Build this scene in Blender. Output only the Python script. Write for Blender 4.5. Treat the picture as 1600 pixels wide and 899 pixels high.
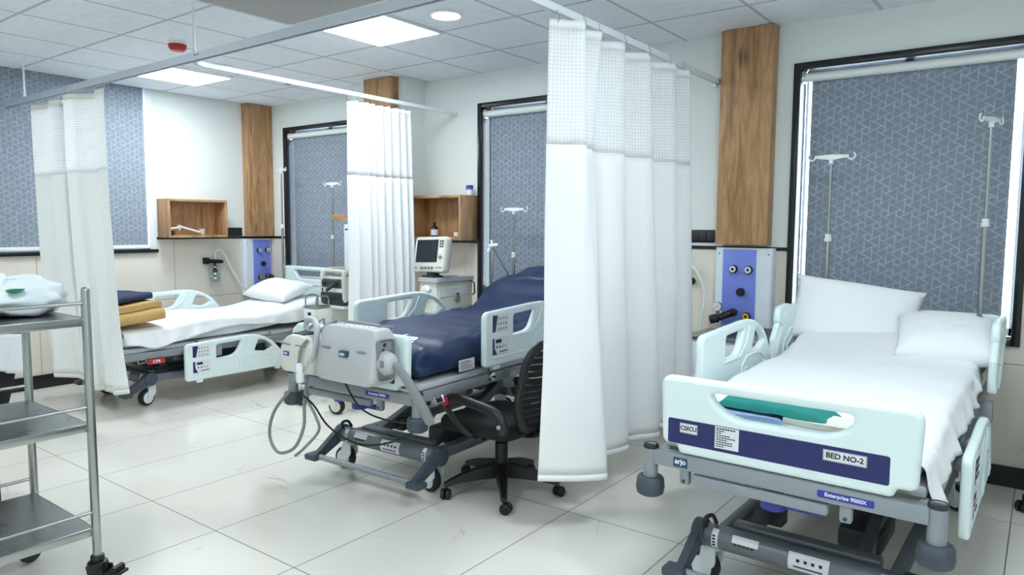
import bpy, bmesh, math, random
from mathutils import Vector, Matrix, noise

sc = bpy.context.scene
for o in list(bpy.data.objects):
    bpy.data.objects.remove(o)
COL = sc.collection
PI = math.pi
R = math.radians
random.seed(7)

# ------------------------------------------------------------------ camera, world, exposure
def make_camera():
    cam = bpy.data.cameras.new('camera')
    o = bpy.data.objects.new('camera', cam)
    COL.objects.link(o)
    a, p, r = R(36.79), R(5.003), R(0.306)
    F = Vector((-math.sin(a)*math.cos(p), math.cos(a)*math.cos(p), -math.sin(p)))
    Rt = Vector((math.cos(a), math.sin(a), 0))
    U = Rt.cross(F)
    R2 = Rt*math.cos(r) + U*math.sin(r)
    U2 = U*math.cos(r) - Rt*math.sin(r)
    m = Matrix((R2, U2, -F)).transposed().to_4x4()
    m.translation = Vector((0, 0, 1.421))
    o.matrix_world = m
    cam.sensor_fit = 'HORIZONTAL'
    cam.sensor_width = 36
    cam.lens = 1116*36/1600
    cam.clip_start = 0.05
    sc.camera = o
make_camera()

PANEL_POWER = 11.0
DOWN_POWER = 22.0
SKY_POWER = 4.5
EXPOSURE = 1.55
sc.view_settings.view_transform = 'Standard'
sc.view_settings.look = 'None'
sc.view_settings.exposure = EXPOSURE
sc.view_settings.gamma = 1.0
sc.view_settings.use_curve_mapping = False
sc.cycles.use_denoising = True
sc.cycles.max_bounces = 10
sc.cycles.diffuse_bounces = 6
sc.cycles.transparent_max_bounces = 16
sc.cycles.caustics_reflective = False
sc.cycles.caustics_refractive = False
world = bpy.data.worlds.new('daylight')
sc.world = world
world.use_nodes = True
world.node_tree.nodes['Background'].inputs[0].default_value = (0.85, 0.93, 1.0, 1)
world.node_tree.nodes['Background'].inputs[1].default_value = SKY_POWER

# ------------------------------------------------------------------ materials
def lin(c):
    f = lambda v: v/12.92 if v <= 0.04045 else ((v+0.055)/1.055)**2.4
    return (f(c[0]/255), f(c[1]/255), f(c[2]/255), 1.0)

class NT:
    """small node-tree writer"""
    def __init__(s, name):
        s.m = bpy.data.materials.new(name)
        s.m.use_nodes = True
        s.t = s.m.node_tree
        s.b = s.t.nodes['Principled BSDF']
        s.out = s.t.nodes['Material Output']
    def n(s, kind, **kw):
        nd = s.t.nodes.new(kind)
        for k, v in kw.items():
            setattr(nd, k, v)
        return nd
    def l(s, a, b):
        s.t.links.new(a, b)
    def put(s, sock, v):
        if hasattr(v, 'is_output'):
            s.l(v, sock)
        else:
            sock.default_value = v
    def math(s, op, a, b=None, c=None):
        nd = s.n('ShaderNodeMath', operation=op)
        s.put(nd.inputs[0], a)
        if b is not None: s.put(nd.inputs[1], b)
        if c is not None: s.put(nd.inputs[2], c)
        return nd.outputs[0]
    def mix(s, f, a, b):
        nd = s.n('ShaderNodeMix', data_type='RGBA')
        s.put(nd.inputs[0], f); s.put(nd.inputs[6], a); s.put(nd.inputs[7], b)
        return nd.outputs[2]
    def coord(s, out='Object', scale=(1, 1, 1)):
        tc = s.n('ShaderNodeTexCoord')
        mp = s.n('ShaderNodeMapping')
        s.l(tc.outputs[out], mp.inputs[0])
        mp.inputs['Scale'].default_value = scale
        return mp.outputs[0]
    def noise(s, co, scale, detail=3, rough=0.5, dist=0.0):
        nd = s.n('ShaderNodeTexNoise')
        s.l(co, nd.inputs['Vector'])
        nd.inputs['Scale'].default_value = scale
        nd.inputs['Detail'].default_value = detail
        nd.inputs['Roughness'].default_value = rough
        nd.inputs['Distortion'].default_value = dist
        return nd.outputs[0]
    def ramp(s, f, stops):
        nd = s.n('ShaderNodeValToRGB')
        s.l(f, nd.inputs[0])
        e = nd.color_ramp.elements
        while len(e) < len(stops): e.new(0.5)
        for i, (p, c) in enumerate(stops):
            e[i].position = p; e[i].color = c if len(c) == 4 else (*c, 1)
        return nd.outputs[0]
    def bump(s, h, strength=0.2, dist=0.01):
        nd = s.n('ShaderNodeBump')
        s.l(h, nd.inputs['Height'])
        nd.inputs['Strength'].default_value = strength
        nd.inputs['Distance'].default_value = dist
        s.l(nd.outputs[0], s.b.inputs['Normal'])
    def map(s, v, a, b, c=0.0, d=1.0):
        nd = s.n('ShaderNodeMapRange')
        s.put(nd.inputs[0], v)
        for i, x in enumerate((a, b, c, d)): nd.inputs[i+1].default_value = x
        return nd.outputs[0]

MATS = {}
def simple(name, rgb, rough=0.5, metal=0.0, var=0.05, scale=9.0, bump=0.0, bscale=200, coat=0.0, spec=0.5):
    """plain surface with a slight procedural unevenness"""
    if name in MATS: return MATS[name]
    t = NT(name)
    co = t.coord()
    nz = t.noise(co, scale, 4)
    c = lin(rgb)
    dk = tuple(x*(1-var) for x in c[:3]) + (1,)
    lt = tuple(min(1, x*(1+var)) for x in c[:3]) + (1,)
    t.l(t.mix(nz, dk, lt), t.b.inputs['Base Color'])
    t.l(t.map(nz, 0, 1, rough*0.88, min(1, rough*1.12)), t.b.inputs['Roughness'])
    t.b.inputs['Metallic'].default_value = metal
    t.b.inputs['Coat Weight'].default_value = coat
    t.b.inputs['Specular IOR Level'].default_value = spec
    if bump:
        t.bump(t.noise(co, bscale, 2), bump, 0.002)
    MATS[name] = t.m
    return t.m

def m_marble(name, base, vein, rough, grids, grout, gw=0.004, spec=0.5, axes=('X', 'Y')):
    """polished vitrified tile: faint brown veins and thin grout lines.
    grids = ((offset, step), (offset, step)) along axes"""
    t = NT(name)
    co = t.coord()
    sep = t.n('ShaderNodeSeparateXYZ'); t.l(co, sep.inputs[0])
    ds = []
    cells = []
    for ax, (off, st) in zip(axes, grids):
        v = t.math('DIVIDE', t.math('SUBTRACT', sep.outputs[ax], off), st)
        f = t.math('FRACT', v)
        d = t.math('MULTIPLY', t.math('MINIMUM', f, t.math('SUBTRACT', 1.0, f)), st)
        ds.append(d)
        cells.append(t.math('FLOOR', v))
    dist = t.math('MINIMUM', ds[0], ds[1])
    line = t.math('LESS_THAN', dist, gw/2)
    # tile-wise offset so that veins break at the joints
    cmb = t.n('ShaderNodeCombineXYZ')
    t.l(t.math('MULTIPLY', cells[0], 3.7), cmb.inputs[0]); t.l(t.math('MULTIPLY', cells[1], 5.3), cmb.inputs[1])
    add = t.n('ShaderNodeVectorMath', operation='ADD')
    t.l(co, add.inputs[0]); t.l(cmb.outputs[0], add.inputs[1])
    nz = t.noise(add.outputs[0], 1.1, 6, 0.55, 1.0)
    r = t.math('ABSOLUTE', t.math('SUBTRACT', nz, 0.5))
    v1 = t.map(r, 0.0, 0.006, 1.0, 0.0)
    brk = t.map(t.noise(add.outputs[0], 2.4, 3), 0.54, 0.68, 0, 1)
    v = t.math('MULTIPLY', v1, brk)
    cloud = t.noise(co, 0.9, 5)
    b = lin(base)
    col = t.mix(cloud, tuple(x*0.95 for x in b[:3])+(1,), tuple(min(1, x*1.04) for x in b[:3])+(1,))
    col = t.mix(t.math('MULTIPLY', v, 0.6), col, lin(vein))
    col = t.mix(line, col, lin(grout))
    t.l(col, t.b.inputs['Base Color'])
    t.l(t.math('ADD', t.map(cloud, 0, 1, rough*0.85, rough*1.15), t.math('MULTIPLY', line, 0.4)), t.b.inputs['Roughness'])
    t.b.inputs['Specular IOR Level'].default_value = spec
    return t.m

def m_ceiling():
    t = NT('ceiling_tile')
    co = t.coord()
    sep = t.n('ShaderNodeSeparateXYZ'); t.l(co, sep.inputs[0])
    ds = []
    for ax, off in (('X', -3.846), ('Y', 3.564)):
        f = t.math('FRACT', t.math('DIVIDE', t.math('SUBTRACT', sep.outputs[ax], off), 0.6))
        ds.append(t.math('MULTIPLY', t.math('MINIMUM', f, t.math('SUBTRACT', 1.0, f)), 0.6))
    d = t.math('MINIMUM', ds[0], ds[1])
    tee = t.math('LESS_THAN', d, 0.0055)
    gap = t.math('MULTIPLY', t.math('LESS_THAN', d, 0.0085), t.math('GREATER_THAN', d, 0.0045))
    mp = t.coord(scale=(1.0, 3.2, 1))
    pat = t.noise(mp, 11, 2, 0.5, 0.8)
    col = t.mix(t.map(pat, 0.44, 0.6), lin((236, 241, 248)), lin((230, 236, 244)))
    col = t.mix(tee, col, lin((205, 211, 219)))
    col = t.mix(gap, col, lin((120, 126, 136)))
    t.l(col, t.b.inputs['Base Color'])
    t.b.inputs['Roughness'].default_value = 0.7
    t.bump(pat, 0.08, 0.004)
    return t.m

def m_wood(name='oak_laminate', vertical='Z', tint=1.0):
    """rustic oak laminate: long grain, dark heartwood streaks, a few knots"""
    t = NT(name)
    s = {'Z': (9, 9, 0.9), 'X': (0.9, 9, 9), 'Y': (9, 0.9, 9)}[vertical]
    co = t.coord(scale=s)
    co2 = t.coord(scale=tuple(x*0.32 for x in s))
    g = t.noise(co, 2.2, 6, 0.62, 1.4)
    fine = t.noise(co, 11.0, 3, 0.6, 0.3)
    streak = t.noise(co2, 2.0, 5, 0.6, 2.4)
    f = lambda c: tuple(x*tint for x in lin(c)[:3])+(1,)
    col = t.ramp(g, [(0.25, f((112, 81, 53))), (0.45, f((152, 115, 79))), (0.62, f((174, 136, 98))), (0.8, f((134, 98, 66)))])
    col = t.mix(t.map(streak, 0.56, 0.72, 0, 0.75), col, f((92, 66, 46)))
    col = t.mix(t.map(fine, 0.5, 0.75, 0, 0.3), col, f((104, 74, 50)))
    # knots
    vo = t.n('ShaderNodeTexVoronoi')
    t.l(t.coord(scale=tuple(x*(0.42 if x > 2 else 2.2) for x in s)), vo.inputs['Vector'])
    vo.inputs['Scale'].default_value = 1.3
    kn = t.map(vo.outputs['Distance'], 0.06, 0.26, 1, 0)
    kn = t.math('MULTIPLY', kn, t.map(t.noise(co, 5, 4), 0.4, 0.6))
    col = t.mix(t.math('MULTIPLY', kn, 0.85), col, f((58, 44, 36)))
    t.l(col, t.b.inputs['Base Color'])
    t.b.inputs['Roughness'].default_value = 0.42
    t.bump(fine, 0.1, 0.002)
    return t.m

def m_blind(axis):
    """grey roller-blind cloth printed with a pinwheel lattice of rings and tangent lines"""
    t = NT('blind_cloth_'+('side' if axis == 'Y' else 'rear'))
    co = t.coord()
    sep = t.n('ShaderNodeSeparateXYZ'); t.l(co, sep.inputs[0])
    u = sep.outputs[axis]; v = sep.outputs['Z']
    a = 0.082; r = a/4; h = a*math.sqrt(3)/2; w = 0.0042
    lines = None
    for k in range(3):
        th = R(60*k)
        d = t.math('ADD', t.math('MULTIPLY', u, math.cos(th)), t.math('MULTIPLY', v, math.sin(th)))
        e = t.math('ADD', t.math('MULTIPLY', u, -math.sin(th)), t.math('MULTIPLY', v, math.cos(th)))
        q = t.math('DIVIDE', t.math('ADD', d, r), a/2)
        m = t.math('FLOOR', t.math('ADD', q, 0.5))
        dd = t.math('MULTIPLY', t.math('ABSOLUTE', t.math('SUBTRACT', q, m)), a/2)
        n = t.math('FLOOR', t.math('DIVIDE', e, h))
        par = t.math('FRACT', t.math('MULTIPLY', t.math('ADD', t.math('ADD', m, n), 0.25), 0.5))   # odd sums only
        dd = t.math('ADD', dd, t.math('MULTIPLY', t.math('LESS_THAN', par, 0.5), 1.0))
        lines = dd if lines is None else t.math('MINIMUM', lines, dd)
    rings = None
    for ox, oy in ((0, 0), (0.5, 0.5)):
        px = t.math('SUBTRACT', t.math('FRACT', t.math('ADD', t.math('DIVIDE', u, a), ox+0.5)), 0.5)
        py = t.math('SUBTRACT', t.math('FRACT', t.math('ADD', t.math('DIVIDE', v, a*math.sqrt(3)), oy+0.5)), 0.5)
        px = t.math('MULTIPLY', px, a); py = t.math('MULTIPLY', py, a*math.sqrt(3))
        d = t.math('SQRT', t.math('ADD', t.math('MULTIPLY', px, px), t.math('MULTIPLY', py, py)))
        rings = d if rings is None else t.math('MINIMUM', rings, d)
    ln = t.map(lines, w*0.45, w*1.1, 1, 0)
    ln = t.math('MULTIPLY', ln, t.math('GREATER_THAN', rings, r*0.93))
    rg = t.map(t.math('ABSOLUTE', t.math('SUBTRACT', rings, r*0.95)), w*0.45, w*1.1, 1, 0)
    pat = t.math('MAXIMUM', ln, rg)
    nz = t.noise(co, 16, 4, 0.6)
    pat = t.math('MULTIPLY', pat, t.map(nz, 0.34, 0.6, 0.25, 1.0))
    th2 = t.noise(t.coord(scale=(60, 60, 420)), 2.0, 2)
    base = t.mix(th2, lin((124, 133, 145)), lin((142, 151, 163)))
    col = t.mix(t.math('MULTIPLY', pat, 0.6), base, lin((184, 196, 212)))
    t.l(col, t.b.inputs['Base Color'])
    t.b.inputs['Roughness'].default_value = 0.85
    t.b.inputs['Specular IOR Level'].default_value = 0.2
    return t.m

def cloth_shader(t, col, trans=0.3):
    d = t.n('ShaderNodeBsdfDiffuse'); tr = t.n('ShaderNodeBsdfTranslucent')
    t.put(d.inputs[0], col); t.put(tr.inputs[0], col)
    mx = t.n('ShaderNodeMixShader'); mx.inputs[0].default_value = trans
    t.l(d.outputs[0], mx.inputs[1]); t.l(tr.outputs[0], mx.inputs[2])
    return mx.outputs[0]

def m_curtain(name, rgb, stripe=0.0):
    t = NT(name)
    uv = t.n('ShaderNodeUVMap')
    sep = t.n('ShaderNodeSeparateXYZ'); t.l(uv.outputs[0], sep.inputs[0])
    s = t.math('SINE', t.math('MULTIPLY', sep.outputs[0], 2*PI/0.03))
    c = lin(rgb)
    col = t.mix(t.map(s, -1, 1, 0, stripe), c, tuple(x*0.86 for x in c[:3])+(1,))
    t.l(cloth_shader(t, col, 0.2), t.out.inputs[0])
    return t.m

def m_curtain_net(name, rgb, see=0.42):
    """open square-mesh top of a cubicle curtain (holes are real see-through gaps)"""
    t = NT(name)
    uv = t.n('ShaderNodeUVMap')
    sep = t.n('ShaderNodeSeparateXYZ'); t.l(uv.outputs[0], sep.inputs[0])
    ds = []
    for ax in ('X', 'Y'):
        f = t.math('FRACT', t.math('DIVIDE', sep.outputs[ax], 0.0165))
        ds.append(t.math('MINIMUM', f, t.math('SUBTRACT', 1.0, f)))
    hole = t.math('GREATER_THAN', t.math('MINIMUM', ds[0], ds[1]), 0.17)
    tr = t.n('ShaderNodeBsdfTransparent')
    mx = t.n('ShaderNodeMixShader')
    t.l(t.math('MULTIPLY', hole, see), mx.inputs[0])
    t.l(cloth_shader(t, lin(rgb), 0.3), mx.inputs[1]); t.l(tr.outputs[0], mx.inputs[2])
    t.l(mx.outputs[0], t.out.inputs[0])
    return t.m

def m_emit(name, rgb, power):
    t = NT(name)
    t.b.inputs['Base Color'].default_value = (*rgb, 1)
    t.b.inputs['Emission Color'].default_value = (*rgb, 1)
    t.b.inputs['Emission Strength'].default_value = power
    return t.m

def m_glass(name, rgb=(235, 242, 245), alpha=0.25):
    t = NT(name)
    g = t.n('ShaderNodeBsdfGlossy'); g.inputs['Roughness'].default_value = 0.05
    g.inputs[0].default_value = (0.9, 0.95, 1, 1)
    tr = t.n('ShaderNodeBsdfTransparent'); tr.inputs[0].default_value = lin(rgb)
    fr = t.n('ShaderNodeLayerWeight'); fr.inputs[0].default_value = alpha
    mx = t.n('ShaderNodeMixShader')
    t.l(fr.outputs['Facing'], mx.inputs[0])
    t.l(tr.outputs[0], mx.inputs[1]); t.l(g.outputs[0], mx.inputs[2])
    t.l(mx.outputs[0], t.out.inputs[0])
    return t.m

def m_grille():
    t = NT('perforated_grille')
    co = t.coord()
    sep = t.n('ShaderNodeSeparateXYZ'); t.l(co, sep.inputs[0])
    d = t.math('ADD', t.math('MULTIPLY', sep.outputs['X'], 0.96), t.math('MULTIPLY', sep.outputs['Y'], 0.28))
    f = t.math('FRACT', t.math('DIVIDE', d, 0.019))
    col = t.mix(t.math('GREATER_THAN', f, 0.52), lin((205, 207, 205)), lin((84, 86, 88)))
    t.l(col, t.b.inputs['Base Color'])
    t.b.inputs['Roughness'].default_value = 0.6
    t.bump(f, 0.4, 0.01)
    return t.m

WALLPAINT = simple('wall_paint', (226, 231, 229), 0.6, var=0.015, scale=3)
FLOOR = m_marble('floor_marble_tile', (228, 224, 216), (140, 112, 92), 0.15, ((-4.196, 0.59), (1.744, 1.187)), (104, 104, 100), 0.005)
DADO_B = m_marble('dado_marble_rear', (224, 217, 206), (150, 132, 118), 0.3, ((-4.79, 1.2), (0.68, 2.4)), (120, 114, 106), 0.004, axes=('X', 'Z'))
DADO_A = m_marble('dado_marble_side', (224, 217, 206), (150, 132, 118), 0.3, ((3.63, 1.2), (0.68, 2.4)), (120, 114, 106), 0.004, axes=('Y', 'Z'))
CEIL = m_ceiling()
WOOD = m_wood('oak_laminate_upright', 'Z', 1.3)
WOODX = m_wood('oak_laminate_level', 'X', 1.35)
WOODY = m_wood('oak_laminate_along', 'Y', 1.35)
BLIND_B = m_blind('X')
BLIND_A = m_blind('Y')
GRANITE = simple('black_granite', (22, 24, 28), 0.18, var=0.25, scale=60)
BLACKFR = simple('black_window_frame', (20, 22, 27), 0.25, var=0.15)
WHITEAL = simple('white_aluminium', (232, 237, 243), 0.35, var=0.02)
MINT = simple('pale_mint_plastic', (224, 239, 240), 0.38, var=0.012, scale=4, spec=0.4)
NAVYBAND = simple('navy_panel', (29, 35, 98), 0.35, var=0.06)
FRAME = simple('grey_bed_enamel', (146, 152, 159), 0.38, metal=0.25, var=0.04)
FRAMEDK = simple('dark_grey_enamel', (82, 88, 95), 0.4, metal=0.2, var=0.06)
BUMPER = simple('grey_bumper_rubber', (66, 74, 86), 0.55, var=0.08)
TYRE = simple('black_tyre_rubber', (34, 37, 41), 0.55, var=0.1)
HUBW = simple('white_castor_plastic', (216, 224, 226), 0.4, var=0.02)
DARK = simple('charcoal_plastic', (40, 44, 50), 0.45, var=0.1)
BLACK = simple('black_plastic', (19, 20, 23), 0.42, var=0.15)
BLACKFAB = simple('black_seat_fabric', (16, 17, 20), 0.75, var=0.25, scale=120, bump=0.3, bscale=700)
STEEL = simple('brushed_steel', (176, 178, 178), 0.24, metal=1.0, var=0.07, scale=3)
STEELDK = simple('steel_sheet', (150, 152, 152), 0.28, metal=1.0, var=0.06, scale=4)
CHROME = simple('chrome', (200, 203, 206), 0.14, metal=1.0, var=0.03)
RAILAL = simple('curtain_rail_aluminium', (196, 203, 214), 0.4, metal=0.35, var=0.03)
WHITEPL = simple('white_plastic', (232, 236, 236), 0.4, var=0.015)
CREAMPL = simple('cream_device_plastic', (216, 217, 208), 0.42, var=0.02)
GREYPL = simple('light_grey_plastic', (188, 190, 194), 0.45, var=0.02)
MIDGREY = simple('mid_grey_plastic', (138, 140, 146), 0.5, var=0.04)
HOSEG = simple('grey_hose', (136, 138, 143), 0.5, var=0.05)
SHEET = simple('white_bed_sheet', (234, 236, 240), 0.85, var=0.012, scale=5, bump=0.12, bscale=900, spec=0.2)
PILLOW = simple('white_pillowcase', (236, 238, 241), 0.85, var=0.012, scale=5, bump=0.1, bscale=700, spec=0.2)
NAVYVIN = simple('navy_mattress_vinyl', (29, 46, 84), 0.42, var=0.1, scale=6, spec=0.5)
NAVYCL = simple('navy_cloth', (38, 49, 84), 0.8, var=0.1, scale=12)
MUSTARD = simple('mustard_blanket', (198, 166, 108), 0.9, var=0.1, scale=60, bump=0.4, bscale=500, spec=0.15)
TEAL = simple('teal_cloth', (28, 132, 126), 0.8, var=0.1, scale=9)
LTBLUE = simple('pale_blue_cloth', (148, 178, 216), 0.8, var=0.08, scale=40)
CREAMCL = simple('cream_cloth', (224, 224, 214), 0.85, var=0.04, scale=12)
PANELBLUE = simple('periwinkle_panel', (122, 140, 226), 0.35, var=0.03)
PANELWH = simple('white_service_panel', (226, 233, 243), 0.28, var=0.015)
RED = simple('red_plastic', (176, 34, 40), 0.4, var=0.06)
YELLOW = simple('yellow_ring', (214, 190, 60), 0.4)
WHITERING = simple('white_ring', (232, 234, 236), 0.4, var=0.01)
BLUELAB = simple('royal_blue_label', (46, 58, 158), 0.35, var=0.04)
TEALLAB = simple('petrol_label', (30, 74, 104), 0.35, var=0.04)
PAPER = simple('white_label_paper', (224, 226, 232), 0.6, var=0.02)
INK = simple('label_ink', (28, 30, 40), 0.6)
WHITEINK = simple('white_ink', (236, 238, 242), 0.5, var=0.01)
SCREEN = simple('dark_screen', (34, 39, 46), 0.12, var=0.1)
AMBER = simple('brown_bottle_glass', (28, 18, 14), 0.12)
GLASS = m_glass('window_glass')
JARGL = m_glass('clear_jar', (247, 250, 250), 0.25)
WHITEENV = simple('grey_sleeve', (178, 182, 186), 0.5)
BAGPL = simple('white_bag_plastic', (214, 224, 230), 0.35, var=0.04, scale=10)
GREEN = simple('green_print', (38, 128, 92), 0.4)
CUR_W = m_curtain('white_curtain_cloth', (249, 250, 252), 0.06)
CUR_N = m_curtain_net('white_curtain_net', (244, 246, 248), 0.26)
CUR_B = m_curtain('ivory_curtain_cloth', (243, 245, 244), 0.2)
CUR_BN = m_curtain_net('ivory_curtain_net', (248, 249, 250), 0.33)
HEADW = simple('white_heading_tape', (238, 240, 240), 0.8, var=0.01)
HEADB = simple('ivory_heading_tape', (222, 220, 212), 0.8, var=0.02)
LAMPGLOW = m_emit('panel_light', (0.88, 0.97, 1.0), PANEL_POWER)
DOWNGLOW = m_emit('downlight_glow', (0.95, 0.99, 1.0), DOWN_POWER)
GRILLE = m_grille()

# ------------------------------------------------------------------ mesh helpers
class MB:
    """collects shapes into one mesh"""
    def __init__(s): s.bm = bmesh.new()
    def add(s, verts, faces, M=None):
        vs = [s.bm.verts.new((M @ Vector(v)) if M else v) for v in verts]
        for f in faces:
            try: s.bm.faces.new([vs[i] for i in f])
            except ValueError: pass
        return vs
    def box(s, lo, hi, bev=0.0, M=None, seg=2):
        x0, y0, z0 = lo; x1, y1, z1 = hi
        b = bmesh.new()
        vs = [b.verts.new(v) for v in ((x0,y0,z0),(x1,y0,z0),(x1,y1,z0),(x0,y1,z0),(x0,y0,z1),(x1,y0,z1),(x1,y1,z1),(x0,y1,z1))]
        for f in ((3,2,1,0),(4,5,6,7),(0,1,5,4),(1,2,6,5),(2,3,7,6),(3,0,4,7)): b.faces.new([vs[i] for i in f])
        if bev: bmesh.ops.bevel(b, geom=list(b.edges), offset=bev, segments=seg, profile=0.5, affect='EDGES')
        s.merge(b, M)
        return s
    def merge(s, b, M=None):
        mp = {}
        for v in b.verts: mp[v] = s.bm.verts.new((M @ v.co) if M else v.co)
        for f in b.faces:
            try: s.bm.faces.new([mp[v] for v in f.verts])
            except ValueError: pass
        b.free()
    def cyl(s, p0, p1, r, seg=16, r1=None, bev=0.0):
        p0, p1 = Vector(p0), Vector(p1)
        if r1 is None: r1 = r
        if bev:
            L = (p1-p0).length
            return s.lathe([(0, 0), (r-bev, 0), (r-bev*0.3, bev*0.3), (r, bev), (r1, L-bev), (r1-bev*0.3, L-bev*0.3), (r1-bev, L), (0, L)], p0, p1-p0, seg)
        return s.lathe([(0, 0), (r, 0), (r1, (p1-p0).length), (0, (p1-p0).length)], p0, p1-p0, seg)
    def lathe(s, prof, origin=(0, 0, 0), axis=(0, 0, 1), seg=20):
        q = Vector((0, 0, 1)).rotation_difference(Vector(axis).normalized())
        o = Vector(origin)
        rings = []
        for r, z in prof:
            if r < 1e-6: rings.append([s.bm.verts.new(o + q @ Vector((0, 0, z)))])
            else: rings.append([s.bm.verts.new(o + q @ Vector((r*math.cos(2*PI*i/seg), r*math.sin(2*PI*i/seg), z))) for i in range(seg)])
        for a, b in zip(rings, rings[1:]):
            for i in range(seg):
                j = (i+1) % seg
                f = ([a[0], b[j], b[i]] if len(a) == 1 and len(b) > 1 else [a[i], a[j], b[0]] if len(b) == 1 and len(a) > 1 else [a[i], a[j], b[j], b[i]] if len(a) > 1 else None)
                if f:
                    try: s.bm.faces.new(f)
                    except ValueError: pass
        return s
    def tube(s, pts, r, seg=10, closed=False, flat=None):
        """swept round (or flat=(w,h)) section along a polyline"""
        pts = [Vector(p) for p in pts]
        n = len(pts)
        rad = r if isinstance(r, (list, tuple)) else [r]*n
        up = None; rings = []
        for i, p in enumerate(pts):
            a = pts[(i-1) % n] if (closed or i > 0) else pts[i]
            b = pts[(i+1) % n] if (closed or i < n-1) else pts[i]
            t = (b-a)
            if t.length < 1e-9: t = Vector((0, 0, 1))
            t.normalize()
            if up is None:
                up = Vector((0, 0, 1)) if abs(t.z) < 0.9 else Vector((0, 1, 0))
            x = t.cross(up)
            if x.length < 1e-4: x = t.orthogonal()
            x.normalize(); up2 = x.cross(t).normalized(); up = up2
            w, h = (1, 1) if flat is None else flat
            rings.append([s.bm.verts.new(p + x*(rad[i]*w*math.cos(2*PI*k/seg)) + up2*(rad[i]*h*math.sin(2*PI*k/seg))) for k in range(seg)])
        pairs = list(zip(rings, rings[1:]))
        if closed: pairs.append((rings[-1], rings[0]))
        for A, B in pairs:
            for k in range(seg):
                j = (k+1) % seg
                s.bm.faces.new((A[k], A[j], B[j], B[k]))
        if not closed:
            s.bm.faces.new(rings[0][::-1]); s.bm.faces.new(rings[-1])
        return s
    def grid(s, fn, nu, nv, uvs=None):
        vs = [[s.bm.verts.new(fn(i/nu, j/nv)) for j in range(nv+1)] for i in range(nu+1)]
        lay = s.bm.loops.layers.uv.verify() if uvs else None
        for i in range(nu):
            for j in range(nv):
                f = s.bm.faces.new((vs[i][j], vs[i+1][j], vs[i+1][j+1], vs[i][j+1]))
                if lay:
                    for lp, (a, b) in zip(f.loops, ((i, j), (i+1, j), (i+1, j+1), (i, j+1))):
                        lp[lay].uv = uvs(a/nu, b/nv)
        return vs
    def loft(s, loops, cap=True):
        rings = [[s.bm.verts.new(p) for p in L] for L in loops]
        n = len(rings[0])
        for A, B in zip(rings, rings[1:]):
            for k in range(n):
                j = (k+1) % n
                s.bm.faces.new((A[k], A[j], B[j], B[k]))
        if cap:
            s.bm.faces.new(rings[0][::-1]); s.bm.faces.new(rings[-1])
        return s
    def done(s, name, mat, parent=None, smooth=35, M=None, solid=0.0, recalc=True):
        if recalc: bmesh.ops.recalc_face_normals(s.bm, faces=s.bm.faces)
        me = bpy.data.meshes.new(name)
        s.bm.to_mesh(me); s.bm.free()
        return link(name, me, mat, parent, smooth, M, solid)

def link(name, me, mat, parent=None, smooth=35, M=None, solid=0.0):
    if M is not None: me.transform(M)
    if smooth:
        for p in me.polygons: p.use_smooth = True
        me.set_sharp_from_angle(angle=R(smooth))
    me.materials.clear(); me.materials.append(mat)
    o = bpy.data.objects.new(name, me)
    COL.objects.link(o)
    if parent: o.parent = parent
    if solid:
        md = o.modifiers.new('thickness', 'SOLIDIFY'); md.thickness = solid; md.offset = 0
    return o

def round_poly(pts, rad, seg=6):
    n = len(pts); out = []
    rr = rad if isinstance(rad, (list, tuple)) else [rad]*n
    for i in range(n):
        p = Vector(pts[i]).to_2d(); a = Vector(pts[i-1]).to_2d(); b = Vector(pts[(i+1) % n]).to_2d()
        d1 = (a-p); d2 = (b-p)
        r = min(rr[i], d1.length*0.48, d2.length*0.48)
        if r < 1e-5: out.append(p); continue
        q1 = p + d1.normalized()*r; q2 = p + d2.normalized()*r
        for k in range(seg+1):
            t = k/seg
            out.append(q1*(1-t)**2 + p*2*t*(1-t) + q2*t*t)
    return out

def plate(name, outer, holes, thick, bevel, mat, parent=None, M=None, smooth=35):
    """flat plate with rounded edges and real openings; XY outline, centred on Z"""
    cu = bpy.data.curves.new(name, 'CURVE')
    cu.dimensions = '2D'; cu.fill_mode = 'BOTH'
    cu.extrude = max(0.0001, thick/2-bevel); cu.bevel_depth = bevel; cu.bevel_resolution = 2; cu.offset = -bevel
    for L in [outer]+holes:
        sp = cu.splines.new('POLY'); sp.points.add(len(L)-1); sp.use_cyclic_u = True
        for q, p in zip(sp.points, L): q.co = (p[0], p[1], 0, 1)
    tmp = bpy.data.objects.new(name, cu)
    me = bpy.data.meshes.new_from_object(tmp)
    bpy.data.objects.remove(tmp); bpy.data.curves.remove(cu)
    me.name = name
    return link(name, me, mat, parent, smooth, M)

def text(name, body, size, mat, parent=None, M=None, bold=0.0, align='CENTER', spacing=1.0, depth=0.0004, line=1.0):
    cu = bpy.data.curves.new(name, 'FONT')
    cu.body = body; cu.size = size; cu.align_x = align; cu.align_y = 'CENTER'
    cu.extrude = depth; cu.offset = bold; cu.space_character = spacing; cu.space_line = line
    cu.resolution_u = 3
    tmp = bpy.data.objects.new(name, cu)
    me = bpy.data.meshes.new_from_object(tmp)
    bpy.data.objects.remove(tmp); bpy.data.curves.remove(cu)
    me.name = name
    return link(name, me, mat, parent, 0, M)

def basis(o, x, y, z=None):
    x = Vector(x).normalized(); y = Vector(y).normalized()
    z = x.cross(y) if z is None else Vector(z)
    m = Matrix((x, y, z)).transposed().to_4x4(); m.translation = Vector(o)
    return m

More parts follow.
